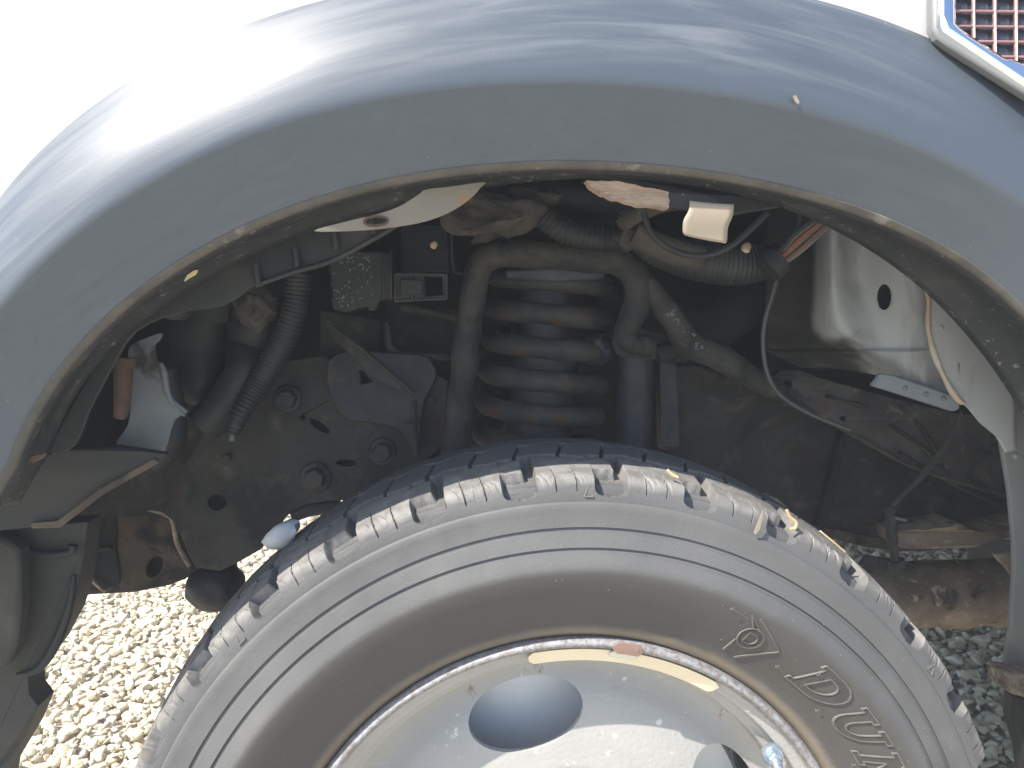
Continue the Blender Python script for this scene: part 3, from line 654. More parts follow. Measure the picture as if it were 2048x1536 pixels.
tube('bracket_flange', pt([(320, 728), (328, 745), (334, 780), (346, 808), (370, 832)], .088), [.0026, .0030, .0028, .002, .001], MAT['pale_metal'], T)
tube('rusty_pin', pt([(246, 718), (246, 760), (244, 810), (238, 836)], .07), [.0078, .0072, .0066, .005], MAT['rust'], T, wob=.15)['label'] = 'short rusty pin beside the torn bracket'
tube('pin_collar', pt([(247, 716), (247, 734)], .07), .0098, MAT['rust'], T)
tube('dark_hose', pt([(330, 740), (345, 830), (345, 880), (310, 930)], .2), .013, MAT['rubber_hose'], T)
lump('hose_fitting', W(512, 612, .20), (.019, .02, .021), MAT['cloth'], T, amp=.45, seed=2, sub=4)['label'] = 'dusty beige hose fitting under the liner'
tube('intake_pipe', pt([(520, 600, .24), (512, 660, .24), (500, 700, .24), (490, 745, .22), (455, 800, .22), (410, 850, .22)], 0), [.030, .031, .024, .021, .020, .02], MAT['rubber_hose'], T)
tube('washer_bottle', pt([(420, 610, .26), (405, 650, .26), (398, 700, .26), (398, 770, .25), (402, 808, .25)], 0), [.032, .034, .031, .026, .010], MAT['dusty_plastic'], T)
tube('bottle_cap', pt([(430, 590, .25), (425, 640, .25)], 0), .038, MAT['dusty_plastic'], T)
tube('corrugated_hose', pt([(596, 545, .2), (592, 600, .2), (575, 660, .2), (545, 720, .2), (512, 775, .2), (480, 830, .19), (466, 868, .19)], 0), [.0135, .0135, .013, .013, .012, .010, .006], MAT['rubber_hose'], T, rib=(.0042, .0011))
tube('hose_tip', pt([(466, 866), (464, 882)], .19), .0032, MAT['pale_metal'], T)
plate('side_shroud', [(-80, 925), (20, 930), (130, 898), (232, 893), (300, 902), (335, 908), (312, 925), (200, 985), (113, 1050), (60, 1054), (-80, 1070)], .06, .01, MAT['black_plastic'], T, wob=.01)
plate('shroud_edge', [(60, 1046), (112, 1042), (196, 978), (306, 917), (318, 926), (204, 990), (118, 1056), (62, 1058)], .055, .004, MAT['rust_dirt'], T)
plate('inner_shroud', [(150, 1034), (190, 960), (230, 880), (330, 800), (400, 785), (450, 830), (420, 900), (380, 960), (350, 1032)], .33, .006, MAT['dusty_steel'], T, wob=.02)
# chassis plate with bolts and slots
hs = [ell(640, 853, 22, 8, R(32)), ell(692, 926, 20, 6.5, 0), [(716, 744), (722, 742), (744, 768), (718, 770)], ell(434, 1005, 18, 16), ell(605, 835, 5, 5)]
cp = plate('chassis_plate', [(430, 770), (540, 728), (640, 712), (700, 722), (760, 735), (850, 738), (895, 760), (890, 880), (800, 990), (720, 1000), (655, 1002), (615, 1008), (585, 1022), (570, 1036), (545, 1075), (520, 1100), (470, 1128), (440, 1142), (392, 1135), (376, 1110), (352, 1046), (330, 1030), (350, 960), (400, 880)], .30, .008, MAT['dusty_steel'], T, holes=hs, bev=.002)
cp['label'] = 'brown dirty chassis side plate with bolts and slotted holes'
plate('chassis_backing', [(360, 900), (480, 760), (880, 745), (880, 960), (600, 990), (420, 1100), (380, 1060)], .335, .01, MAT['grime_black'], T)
for a, b, r_ in ((576, 797, 21), (765, 902, 21), (631, 955, 24)): bolt(W(a, b, .299), px(r_, .3), MAT['blue_grime'], cp)
for a, b, r_ in ((590, 632, 0), (758, 752, 11), (785, 748, 9), (800, 800, 12), (455, 915, 10), (862, 800, 9)):
    if r_: bolt(W(a, b, .299), px(r_, .3), MAT['dusty_steel'], cp, False)
plate('hub_bracket', [(655, 722), (700, 700), (780, 705), (860, 715), (872, 760), (850, 800), (838, 880), (832, 905), (800, 860), (740, 845), (690, 838), (660, 790)], .285, .01, MAT['blue_grime'], T, holes=[[(720, 742), (726, 741), (746, 764), (722, 768)]], curve=2, bev=.003)
tube('brake_line', pt([(829, 800), (830, 845), (832, 870), (833, 910)], .27), .0028, MAT['tube_dirt'], T)
plate('line_tab', [(806, 842), (845, 842), (845, 848), (806, 848)], .268, .003, MAT['tube_dirt'], T)
plate('gusset_blade', [(648, 636), (664, 640), (832, 784), (824, 792), (740, 752), (690, 700), (660, 672)], .25, .004, MAT['tube_dirt'], T, bev=.0015)
tube('gusset_edge', pt([(660, 648), (740, 712), (828, 788)], .248), .002, MAT['tube_dirt'], T)
plate('frame_gusset', [(765, 640), (778, 640), (786, 690), (800, 703), (900, 708), (905, 722), (790, 722), (770, 700)], .29, .012, MAT['dusty_steel'], T, bev=.003)
plate('frame_side', [(640, 620), (760, 640), (762, 722), (680, 730), (640, 700)], .32, .01, MAT['dusty_steel'], T)
plate('frame_web', [(770, 600), (930, 620), (920, 760), (880, 790), (780, 730)], .36, .01, MAT['grime_black'], T)
tube('cross_pipe', pt([(800, 612), (850, 622), (940, 642)], .30), .006, MAT['dusty_steel'], T)
# control unit
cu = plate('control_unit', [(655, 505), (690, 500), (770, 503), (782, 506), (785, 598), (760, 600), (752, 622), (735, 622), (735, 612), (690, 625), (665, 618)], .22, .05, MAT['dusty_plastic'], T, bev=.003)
cu['label'] = 'dark boxy control unit speckled with dried grime'
bm = bmesh.new()
for i in range(110):
    a_, b_ = random.choice([(random.gauss(715, 16), random.gauss(520, 10)), (random.gauss(693, 10), random.gauss(597, 9)), (random.uniform(662, 745), random.uniform(508, 612))])
    if not (660 < a_ < 750 and 506 < b_ < 612): continue
    p = W(a_, b_, .2195); s_ = px(random.uniform(.8, 2.6), .22)
    bmesh.ops.create_icosphere(bm, subdivisions=1, radius=s_, matrix=Matrix.Translation(p) @ Matrix.Diagonal((1, .35, 1, 1)))
o = bm_obj('dried_grime', bm, MAT['pale_metal'], cu); o['kind'] = 'stuff'
plate('unit_rail', [(764, 506), (768, 506), (769, 600), (765, 600)], .216, .004, MAT['blue_grime'], cu)
plate('unit_rail', [(778, 500), (783, 500), (785, 598), (780, 600)], .216, .004, MAT['blue_grime'], cu)
cn = plate('connector_bracket', [(787, 546), (822, 545), (895, 548), (895, 597), (892, 600), (788, 604)], .225, .01, MAT['dusty_plastic'], T, holes=[[(848, 553), (884, 554), (887, 590), (850, 593)]], bev=.002)
for q in ([(790, 548), (893, 550)], [(893, 550), (893, 597)], [(893, 597), (790, 602)], [(823, 548), (824, 602)], [(790, 548), (790, 602)]):
    tube('bracket_rim', pt(q, .2245), .0016, MAT['blue_grime'], cn, smooth_path=False)
plate('connector_plug', [(800, 558), (846, 560), (846, 588), (800, 590)], .219, .008, MAT['dusty_plastic'], cn)
lump('lit_spot', W(868, 490, .2), (.004, .004, .004), MAT['straw'], T, sub=2)  # pale lump standing in for a small spot of light
box('relay_housing', tuple(W(800, 545, .30)), tuple(W(900, 455, .34)), MAT['black_plastic'], T)
tube('wire_clip', pt([(903, 470), (905, 520), (912, 545), (935, 545)], .24), .0022, MAT['dusty_plastic'], T)
# dusty wrap and hoses at the top
for i, (a, b, rx_, rz_, rt) in enumerate([(965, 420, 80, 34, .2), (1030, 430, 60, 38, -.3), (925, 438, 44, 26, .5), (1050, 400, 70, 26, 0), (990, 455, 52, 20, -.5)]):
    lump('dusty_wrap', W(a, b, .17+.01*i), (px(rx_, .2), .03, px(rz_, .2)), MAT['cloth'], T, amp=.22, fr=20, rot=rt, seed=i+1, sub=4)
for i in range(5): tube('wrap_fold', pt([(885+i*6, 420+i*4), (890+i*9, 452+i*3), (925+i*16, 466-i*2), (985+i*14, 448-i*3)], .135), .0028, MAT['cloth'], T, wob=.3)
tube('corrugated_hose', pt([(1060, 395), (1085, 430), (1130, 462), (1190, 476), (1260, 478)], .19), .0135, MAT['rubber_hose'], T, rib=(.0052, .0014))
tube('air_duct', pt([(1080, 375), (1150, 395), (1240, 400), (1290, 390)], .24), .022, MAT['rubber_hose'], T)
tube('air_duct', pt([(1120, 430), (1180, 440), (1260, 425)], .26), .022, MAT['rubber_hose'], T)
tube('corrugated_hose', pt([(1262, 415), (1270, 455), (1300, 490), (1345, 510), (1410, 524), (1480, 530), (1535, 522), (1560, 505)], .15), [.013, .015, .016, .0175, .0205, .0205, .017, .012], MAT['rubber_hose'], T, rib=(.0046, .0012))
tube('hose_cover', pt([(1265, 470), (1300, 485), (1360, 505), (1400, 520)], .135), .012, MAT['cloth'], T, wob=.3)
lump('hose_joint', W(1262, 470, .14), (.016, .014, .016), MAT['tube_dirt'], T, amp=.5, seed=5)
tube('support_strap', pt([(1243, 452), (1262, 436), (1290, 424), (1320, 414), (1350, 408)], .12), [.007, .008, .007, .006, .006], MAT['cloth'], T)
plate('upper_bracket', [(1160, 362), (1240, 352), (1345, 372), (1400, 385), (1500, 392), (1600, 400), (1560, 415), (1500, 424), (1460, 432), (1340, 415), (1260, 392), (1180, 370)], .04, .006, MAT['dusty_plastic'], T, bev=.002)
tube('thin_cable', pt([(1288, 425), (1300, 462), (1330, 492), (1372, 509), (1410, 511), (1455, 496), (1500, 460), (1535, 425)], .06), .0027, MAT['rubber_hose'], T)
for i, k in enumerate(['wire_black', 'wire_grey', 'wire_brown', 'wire_orange', 'wire_grey', 'wire_black', 'wire_brown', 'wire_grey']):
    d_ = i*4.6-16
    tube('loom_wire', pt([(1545+d_*.25, 530+d_*.4), (1575+d_*.5, 505+d_*.7), (1604+d_*.7, 478+d_*.8), (1650+d_*.6, 440+d_*.6)], .11+.002*(i % 3)), .0020, MAT[k], T, seg=8)
tube('loom_tape', pt([(1535, 540), (1556, 518)], .11), .014, MAT['rubber_hose'], T)
tube('vertical_cable', pt([(1600, 415), (1596, 455), (1580, 490), (1560, 540), (1545, 590), (1530, 640), (1526, 690), (1534, 745), (1560, 790), (1620, 828), (1700, 860)], .12), .0022, MAT['wire_black'], T)
tube('void_filler', pt([(1290, 620), (1400, 660), (1500, 600), (1560, 560)], .35), .03, MAT['matt_dark'], T)  # matt black filler where there is only a dark void
lump('bulb_socket', W(1493, 495, .12), (.005, .004, .005), MAT['tan_dirt'], T, sub=2)

# ---- coil spring, hoop, shock absorber ----
cpts = []
ct, cbm = W(1106, 540, .30), W(1072, 905, .30)
turns = 5.9
for i in range(int(turns*40)+1):
    f = i/(turns*40); a = f*turns*2*math.pi+R(110); c = ct.lerp(cbm, f)
    cpts.append(c+Vector((.066*math.cos(a), .066*math.sin(a), 0)))
sp = tube('coil_spring', cpts, .0118, MAT['spring_rust'], T, smooth_path=False, wob=.12); sp['label'] = 'rusty suspension coil spring'
plate('spring_seat', [(1010, 538), (1100, 532), (1215, 540), (1212, 560), (1110, 566), (1012, 558)], .22, .14, MAT['spring_seat_steel'], T, bev=.006)
tube('spring_core', [ct+Vector((0, .01, .02)), cbm+Vector((0, .01, -.02))], .042, MAT['spring_seat_steel'], T, smooth_path=False)
hp = tube('suspension_hoop', pt([(903, 930, .24), (912, 870, .24), (925, 770, .235), (936, 660, .23), (947, 585, .225), (957, 538, .22), (984, 513, .215), (1030, 507, .215), (1110, 510, .21), (1190, 517, .205), (1238, 523, .20), (1268, 548, .20), (1276, 592, .20), (1262, 640, .20), (1250, 665, .205), (1262, 686, .21), (1300, 695, .22)], 0), [.0138]*5+[.0142]*6+[.0145, .0145, .013, .012, .012, .011], MAT['tube_dirt'], T, wob=.15, seg=18)
hp['label'] = 'dirty bent steel hoop around the coil spring'
tube('shock_absorber', pt([(1268, 690), (1270, 740), (1268, 830), (1262, 940)], .27), .0205, MAT['blue_grime'], T, wob=.04)['label'] = 'bluish grey shock absorber beside the coil spring'
lump('mount_bush', W(1195, 700, .26), (.016, .02, .016), MAT['blue_grime'], T, amp=.5, seed=8)
lump('mount_bush', W(1340, 700, .26), (.022, .02, .013), MAT['tube_dirt'], T, amp=.5, seed=9)
plate('mount_arm', [(1240, 655), (1290, 660), (1350, 680), (1380, 706), (1370, 725), (1330, 718), (1250, 716), (1225, 690)], .25, .03, MAT['tube_dirt'], T, curve=2, bev=.006)
plate('tower_brace', [(1318, 712), (1352, 706), (1360, 900), (1322, 900)], .29, .02, MAT['blue_grime'], T, bev=.004)
st = tube('stabiliser_link', pt([(1285, 560, .20), (1320, 605, .20), (1352, 650, .20), (1385, 692, .21), (1440, 715, .22), (1500, 752, .25), (1560, 785, .28), (1620, 810, .32)], 0), [.011, .0125, .0135, .0145, .015, .013, .012, .012], MAT['tube_dirt'], T, wob=.2)
bm = bmesh.new()
for i in range(26):
    f = random.random(); a_, b_ = 1338+f*70+random.gauss(0, 6), 622+f*82+random.gauss(0, 5)
    p = W(a_, b_, .185)
    bmesh.ops.create_grid(bm, x_segments=1, y_segments=1, size=px(random.uniform(1.5, 4), .18), matrix=Matrix.Translation(p) @ Matrix.Rotation(random.uniform(1, 2), 4, 'X') @ Matrix.Rotation(random.random()*3, 4, 'Z') @ Matrix.Diagonal((1, .4, 1, 1)))
o = bm_obj('flaking_paint', bm, MAT['pale_metal'], st, False); o['kind'] = 'stuff'
md = o.modifiers.new('s', 'SOLIDIFY'); md.thickness = .0004

# ---- right side: chassis, beams, inner panel ----
plate('engine_side', [(1330, 735), (1400, 730), (1520, 775), (1760, 830), (2060, 960), (2060, 1060), (1900, 1055), (1780, 1090), (1690, 1068), (1620, 1056), (1560, 1000), (1400, 930), (1330, 900)], .34, .02, MAT['dusty_steel'], T, bev=.003, wob=.02)['label'] = 'brown dirty lower engine side behind the tyre'
plate('engine_side_rib', [(1690, 850), (1700, 852), (1672, 985), (1648, 1062), (1636, 1050), (1655, 980)], .325, .012, MAT['grime_black'], T)
cb_ = plate('diagonal_beam', [(1545, 752), (1562, 740), (1605, 742), (1640, 756), (1760, 790), (1900, 825), (2080, 850), (2080, 1010), (2010, 985), (1930, 965), (1830, 935), (1740, 888), (1640, 828), (1560, 785)], .27, .03, MAT['beam_steel'], T, holes=[ell(1682, 836, 7, 6), ell(1577, 770, 10, 9)], bev=.003, wob=.015)
cb_['label'] = 'rusty diagonal frame beam running down to the right'
tube('beam_edge', pt([(1560, 786), (1640, 830), (1740, 889), (1830, 936), (1930, 968), (2010, 990)], .266), .0024, MAT['rust_dirt'], T, wob=.3)
tube('scratch_ridge', pt([(1652, 792), (1700, 805), (1735, 815)], .267), .0022, MAT['tube_dirt'], T, wob=.6)
for q in ([(1780, 850), (1850, 900), (1900, 960)], [(1830, 840), (1870, 900), (1885, 940)], [(1800, 905), (1900, 965), (2000, 1010)]):
    tube('stiffening_ridge', pt(q, .268), .0035, MAT['dusty_steel'], T, wob=.4, flat=.6)
def panel_y(a, b):                                       # the inner panel turns away from the viewer towards the left
    t = (a-1850)/350; return .10+.16*max(0, -t)**1.3+.0
def grid_panel(name, poly, holes, yf, mat, parent, th, step=14):
    """curved pressed panel: a fine grid clipped to its outline so that it can carry a pressed shape"""
    bm = bmesh.new(); loops = [poly]+list(holes); P3 = [[Vector((a, -b, 0)) for a, b in lp] for lp in loops]
    flat = [p for lp in loops for p in lp]; tr = tessellate_polygon(P3)
    vs = [bm.verts.new((a, b, 0)) for a, b in flat]
    for t in tr:
        try: bm.faces.new([vs[i] for i in t])
        except ValueError: pass
    xs = [p[0] for p in poly]; ys = [p[1] for p in poly]
    for k in range(int(min(xs)), int(max(xs)), step):
        bmesh.ops.bisect_plane(bm, geom=bm.verts[:]+bm.edges[:]+bm.faces[:], plane_co=(k, 0, 0), plane_no=(1, 0, 0))
    for k in range(int(min(ys)), int(max(ys)), step):
        bmesh.ops.bisect_plane(bm, geom=bm.verts[:]+bm.edges[:]+bm.faces[:], plane_co=(0, k, 0), plane_no=(0, 1, 0))
    for v in bm.verts: v.co = W(v.co.x, v.co.y, yf(v.co.x, v.co.y))
    bmesh.ops.recalc_face_normals(bm, faces=bm.faces)
    if sum(f.normal.y*f.calc_area() for f in bm.faces) > 0: bmesh.ops.reverse_faces(bm, faces=bm.faces)
    me = bpy.data.meshes.new(name); bm.to_mesh(me); bm.free(); me.materials.append(mat); me.polygons.foreach_set('use_smooth', [True]*len(me.polygons))
    o = bpy.data.objects.new(name, me); COL.objects.link(o); attach(o, parent)
    md = o.modifiers.new('s', 'SOLIDIFY'); md.thickness = th; md.offset = -1
    return o
def pressed(a, b):
    y = panel_y(a, b)
    w = 34+max(0, (b-560))*.26; cx_ = 1662+max(0, b-600)*.06
    g_ = math.exp(-((a-cx_)/w)**2)*(1/(1+math.exp((b-(690+(a-1640)*.35))/14)))
    y -= .035*g_
    low = 1/(1+math.exp(-(b-(668+(a-1560)*.36))/12)); y += .05*low*(1-min(1, max(0, (a-1700)/150)))
    return y
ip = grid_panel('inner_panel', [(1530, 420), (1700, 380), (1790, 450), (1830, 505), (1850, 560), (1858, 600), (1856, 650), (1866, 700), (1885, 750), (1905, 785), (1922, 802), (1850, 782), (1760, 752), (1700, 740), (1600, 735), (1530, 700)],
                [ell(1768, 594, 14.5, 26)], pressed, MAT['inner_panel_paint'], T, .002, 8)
ip['label'] = 'white painted inner fender panel with black grime stains and an oval hole'
plate('hole_plug', ell(1768, 594, 20, 32), .14, .004, MAT['black_plastic'], T, bev=0)
plate('panel_bottom', [(1540, 650), (1760, 700), (1760, 760), (1540, 750)], .33, .01, MAT['grime_black'], T)
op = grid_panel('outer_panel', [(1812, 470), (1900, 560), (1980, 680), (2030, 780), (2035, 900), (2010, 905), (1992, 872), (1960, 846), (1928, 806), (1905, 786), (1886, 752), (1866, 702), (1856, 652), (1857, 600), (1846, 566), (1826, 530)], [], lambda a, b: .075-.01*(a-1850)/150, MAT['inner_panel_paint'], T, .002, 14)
op['label'] = 'pale grey outer wheel arch panel at the right'
tube('seam_sealer', pt([(1808, 512, .085), (1830, 535, .08), (1848, 566, .076), (1857, 600, .074), (1856, 650, .074), (1866, 700, .074), (1886, 750, .072), (1905, 785, .07), (1920, 803, .068), (1930, 806, .068)], 0), [.001, .0014, .0021, .0022, .0022, .0025, .0026, .003, .0024, .0015], MAT['caulk'], T, wob=.35)['label'] = 'yellowed bead of seam sealer'
bf = plate('bottom_flange', [(1758, 746), (1800, 752), (1925, 795), (1921, 818), (1905, 824), (1800, 790), (1740, 771), (1752, 758)], lambda a, b: .112-.034*(a-1740)/185, .005, MAT['pale_metal'], T, bev=.002)
for a, b in ((1811, 776), (1853, 788), (1888, 797)):
    lump('spot_weld', W(a, b, .1115-.034*(a-1740)/185), (.0022, .0015, .0026), MAT['pale_metal'], bf, sub=2, amp=.1)
for a, b in ((1883, 655), (1911, 724), (1961, 757)):
    lump('spot_weld', W(a, b, .072), (.0022, .0016, .0022), MAT['inner_panel_paint'], op, sub=2, amp=.1)
pl_ = plate('door_pillar', [(2004, 765), (2200, 770), (2200, 1360), (2008, 1345), (2020, 1260), (2028, 1150), (2027, 1080), (2018, 980), (2003, 888)], lambda a, b: .085+.10*max(0, b-800)/500, .006, MAT['pillar_paint'], T, bev=.002)
tube('pillar_seam', pt([(2006, 762), (2003, 800), (2001, 840), (2001, 885)], .083), [.0022, .0028, .0024, .0012], MAT['pale_metal'], T, wob=.5)
lump('spot_weld', W(2032, 912, .106), (.003, .0016, .003), MAT['inner_panel_paint'], pl_, sub=2, amp=.1)
plate('mud_guard', [(2012, 1345), (2090, 1350), (2090, 1410), (2040, 1392), (2014, 1385), (2008, 1362)], .17, .03, MAT['tan_dirt'], T, bev=.005, wob=.01)
plate('guard_flap', [(2030, 1392), (2100, 1400), (2100, 1620), (2060, 1620), (2046, 1500), (2028, 1440)], .19, .02, MAT['black_plastic'], T, bev=.004)
# brake line and wires, right
tube('overflow_tube', pt([(1922, 822, .09), (1912, 850, .12), (1885, 900, .16), (1840, 955, .2), (1800, 995, .2), (1782, 1015, .2)], 0), [.0012, .0014, .003, .0035, .0035, .003], MAT['rubber_hose'], T)
lump('pipe_joint', W(1780, 1020, .2), (.006, .006, .006), MAT['tube_dirt'], T, amp=.4)
tube('brake_pipe', pt([(1779, 1020), (1782, 1060), (1788, 1110), (1792, 1140), (1790, 1165)], .2), [.0045, .0055, .005, .0055, .0018], MAT['tube_dirt'], T, wob=.2)
tube('pipe_clip', pt([(1786, 1035), (1812, 1040)], .2), .0018, MAT['pale_metal'], T)
tube('pipe_nut', pt([(1792, 1120), (1795, 1132)], .2), .0085, MAT['tube_dirt'], T)
# muddy ledge and lower beam
def ragged(l, amp, n=4, seed=1):
    rng = random.Random(seed); out = []
    for i in range(len(l)):
        a, b = l[i], l[(i+1) % len(l)]
        for k in range(n): out.append((a[0]+(b[0]-a[0])*k/n+rng.uniform(-amp, amp), a[1]+(b[1]-a[1])*k/n+rng.uniform(-amp, amp)))
    return out
plate('muddy_ledge', ragged([(1788, 1064), (1850, 1046), (1893, 1034), (1910, 1050), (1960, 1060), (2000, 1052), (2060, 1036), (2060, 1090), (1960, 1088), (1880, 1096), (1790, 1088)], 2.2, 4, 3), .30, .05, MAT['tan_dirt'], T, bev=.003, wob=.05)['label'] = 'muddy rust-stained ledge low on the frame'
plate('lower_sill_edge', ragged([(1620, 1050), (1780, 1080), (1900, 1098), (1800, 1104), (1700, 1088), (1640, 1070)], 1.5, 3, 4), .33, .03, MAT['rust_dirt'], T)
V = []; F = []
prof_ = []
for i in range(17):
    t = R(-110+i*13.75); prof_.append((math.cos(t), math.sin(t)))
bx0, bx1 = W(1650, 1226, .34), W(2200, 1204, .34)
nb = 60
for i in range(nb+1):
    c = bx0.lerp(bx1, i/nb); hh = .044
    for j, (cy, sy) in enumerate(prof_):
        p = c+Vector((0, .05-cy*.055, sy*hh)); p += Vector((0, 1, .5))*.006*noise.fractal(p*30, 1, 2, 5); V.append(p)
mb = len(prof_)
for i in range(nb):
    for j in range(mb-1): p = i*mb+j; F.append((p, p+mb, p+mb+1, p+1))
ax = mesh_obj('lower_cross_beam', V, F, MAT['tan_dirt'], T); ax['label'] = 'tan mud-caked lower cross beam at the right'
md = ax.modifiers.new('s', 'SOLIDIFY'); md.thickness = .006; md.offset = -1
plate('torn_liner_tip', ragged([(1990, 1108), (2070, 1100), (2070, 1180), (2024, 1150)], 2, 3, 8), .2, .006, MAT['tan_dirt'], T)
plate('beam_tab', [(1735, 1112), (1780, 1118), (1840, 1140), (1700, 1150)], .29, .006, MAT['tube_dirt'], T)

# ---- lower left: recessed bracket, rubber buffer, bumper end ----
plate('tow_bracket', [(150, 1030), (180, 1016), (300, 1018), (345, 1034), (356, 1060), (372, 1105), (388, 1138), (388, 1150), (340, 1170), (270, 1184), (180, 1188), (120, 1190), (130, 1100)], .34, .02, MAT['rust_dirt'], T, holes=[ell(308, 1134, 15, 22, R(28))], bev=.004, wob=.01)['label'] = 'rusty lower bracket with an oval hole'
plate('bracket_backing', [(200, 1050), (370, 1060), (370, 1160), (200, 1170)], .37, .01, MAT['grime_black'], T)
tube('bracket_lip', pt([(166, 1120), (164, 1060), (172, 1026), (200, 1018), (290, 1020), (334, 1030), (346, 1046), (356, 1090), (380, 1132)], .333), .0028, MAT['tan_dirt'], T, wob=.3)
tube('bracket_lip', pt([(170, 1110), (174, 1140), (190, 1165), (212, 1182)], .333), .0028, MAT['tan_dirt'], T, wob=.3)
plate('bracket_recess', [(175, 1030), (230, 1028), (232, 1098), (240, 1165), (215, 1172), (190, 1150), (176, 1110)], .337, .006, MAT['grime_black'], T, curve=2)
tube('bracket_tab', pt([(192, 1098), (224, 1095)], .33), .003, MAT['tube_dirt'], T)
lump('rubber_buffer', W(432, 1172, .33), (.034, .032, .029), MAT['rubber_hose'], T, amp=.08, sub=4)
tube('buffer_stem', pt([(395, 1140), (440, 1132), (468, 1126)], .34), [.018, .018, .012], MAT['rubber_hose'], T)
tube('arm_end', pt([(585, 1030, .31), (620, 1018, .31), (680, 1010, .31)], 0), .009, MAT['rubber_hose'], T)
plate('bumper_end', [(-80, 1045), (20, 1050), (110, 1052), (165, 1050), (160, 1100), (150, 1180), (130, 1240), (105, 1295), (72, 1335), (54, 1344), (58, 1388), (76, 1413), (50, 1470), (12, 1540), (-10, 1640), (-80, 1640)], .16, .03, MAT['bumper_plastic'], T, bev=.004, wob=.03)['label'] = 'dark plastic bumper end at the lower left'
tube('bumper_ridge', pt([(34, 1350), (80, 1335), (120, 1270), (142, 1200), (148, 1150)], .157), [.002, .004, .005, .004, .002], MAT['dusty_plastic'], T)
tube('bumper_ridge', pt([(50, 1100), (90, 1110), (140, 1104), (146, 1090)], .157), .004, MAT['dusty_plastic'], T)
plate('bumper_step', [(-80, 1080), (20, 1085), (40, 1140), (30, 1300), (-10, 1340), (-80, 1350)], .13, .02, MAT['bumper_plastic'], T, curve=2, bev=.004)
plate('flare_clip', [(50, 915), (78, 908), (92, 906), (84, 918), (66, 925), (52, 922)], -.03, .004, MAT['rust'], T)
# pieces caught in the sun just inside the lip
sh = lambda a, b: -.040+.012*(a-800)/170
ms = plate('sunlit_strip', [(628, 462), (700, 441), (755, 428), (800, 412), (838, 388), (852, 379), (900, 373), (968, 364), (962, 374), (940, 398), (900, 424), (850, 443), (790, 454), (720, 461)], sh, .0016, MAT['strip_metal'], T, holes=[ell(752, 442, 21, 7.5, R(-4))], curve=4, bev=.0004)  # upper outline follows the shadow edge across a broader flange
ms['label'] = 'sunlit part of a flange, shaped as a pale metal strip, with a rust-ringed hole under the flare lip'
hl = pt(ell(752, 442, 24, 9, R(-4), 20), -.0452); hl.append(hl[0])
tube('rust_ring', hl, .0008, MAT['rust'], ms, smooth_path=False)
plate('fibre_pad', ragged([(1175, 357), (1240, 362), (1340, 384), (1340, 415), (1280, 410), (1230, 396), (1200, 382), (1185, 370)], 1.6, 6, 5), -.036, .012, MAT['fibre_board'], T, bev=.001, wob=.01)['label'] = 'torn tan fibre pad tucked under the flare lip'
plate('pad_backing', [(1330, 384), (1420, 388), (1440, 400), (1420, 424), (1338, 414)], -.03, .01, MAT['underlip'], T)
def tag_y(a, b): return -.042-.0012*math.sin((b-402)/80*math.pi*1.4)
V, F = [], []
for i in range(9):
    for j in range(13):
        u, v = i/8, j/12
        xa = 1379+(1467-1379)*u; xb = 1365+(1454-1365)*u
        k = 1/(1+math.exp(-(v-.42)/.08)); a = xa+(xb-xa)*k; b = (402+7*u)+(470-402+10*u)*v+(1.5*math.sin(u*3))
        cr_ = 0
        if v > .9 and (u < .01 or u > .99): a += (3 if u < .5 else -3)*(v-.9)*10
        V.append(W(a, b, tag_y(a, b)))
for i in range(8):
    for j in range(12): p = i*13+j; F.append((p, p+13, p+14, p+1))
tg = mesh_obj('paper_tag', V, F, MAT['tag_plastic'], T); md = tg.modifiers.new('s', 'SOLIDIFY'); md.thickness = .0007
tg['label'] = 'blank cream tag hanging from the flare lip'

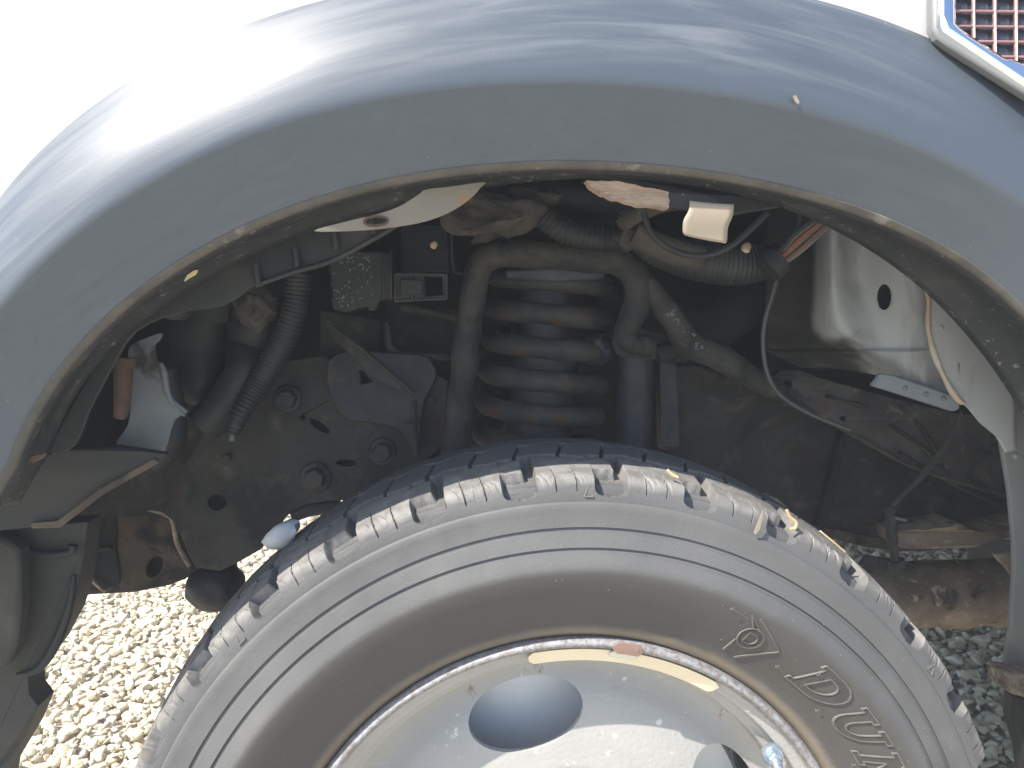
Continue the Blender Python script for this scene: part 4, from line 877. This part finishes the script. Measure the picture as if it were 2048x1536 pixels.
# ---- loose things caught on the truck ----
p = W(563, 1070, .085)
o = lump('stone', p, (.0175, .012, .010), MAT['stone_blue'], None, sub=2, amp=.32, fr=16, rot=R(-38), smooth=True, seed=4)
thing(o, 'pale bluish stone wedged on the far shoulder of the tyre at the left', 'stone')
def flat_bit(name, pts, Y, mat, label, cat):
    o = plate(name, pts, Y, .0008, mat, None, bev=0); thing(o, label, cat); return o
flat_bit('dry_leaf', [(368, 562), (374, 550), (388, 541), (396, 540), (392, 549), (378, 557), (370, 563)], -.030, MAT['straw'], 'small dry yellow leaf stuck under the left of the flare lip', 'leaf')
def straw(name, pts, rad, label, cat='straw'):
    o = tube(name, pts, rad, MAT['straw'], None, seg=6, n=6); thing(o, label, cat); return o
straw('straw', pt([(1573, 1020), (1580, 1034), (1592, 1045), (1590, 1056), (1580, 1058)], .006), .0014, 'curled bit of straw caught in a shoulder notch right of the tyre top')
straw('straw', pt([(1640, 1062), (1668, 1085), (1690, 1104)], .010), .0008, 'thin straight straw lying along the tyre shoulder at the right')
straw('straw', pt([(1335, 940), (1345, 950), (1356, 955)], .012), .0014, 'tan straw stub on the tread edge just right of the tyre top')
flat_bit('leaf_scrap', [(1508, 1066), (1514, 1050), (1522, 1030), (1526, 1022), (1524, 1040), (1520, 1058), (1511, 1070)], -.003, MAT['tag_plastic'], 'thin pale leaf scrap standing on the tyre shoulder', 'leaf')
flat_bit('seed', [(1586, 192), (1592, 190), (1599, 203), (1597, 209), (1590, 203)], -.0785, MAT['tag_plastic'], 'small white seed stuck on the grey flare at the upper right', 'seed')

# thin scattering air added to stand in for veiling lens glare
hz = box('glare_haze', (-160, -160, GZ-1.2), (160, 160, 1.2), None, None, 0); hz['kind'] = 'stuff'
hm = bpy.data.materials.new('glare_haze'); hm.use_nodes = True; hn = hm.node_tree; hn.nodes.clear()
pv = hn.nodes.new('ShaderNodeVolumePrincipled'); pv.inputs['Density'].default_value = .030; pv.inputs['Color'].default_value = (.88, .94, 1, 1)
om = hn.nodes.new('ShaderNodeOutputMaterial'); hn.links.new(pv.outputs[0], om.inputs['Volume']); hz.data.materials.append(hm)
scene.cycles.max_bounces = 8
scene.cycles.use_denoising = True
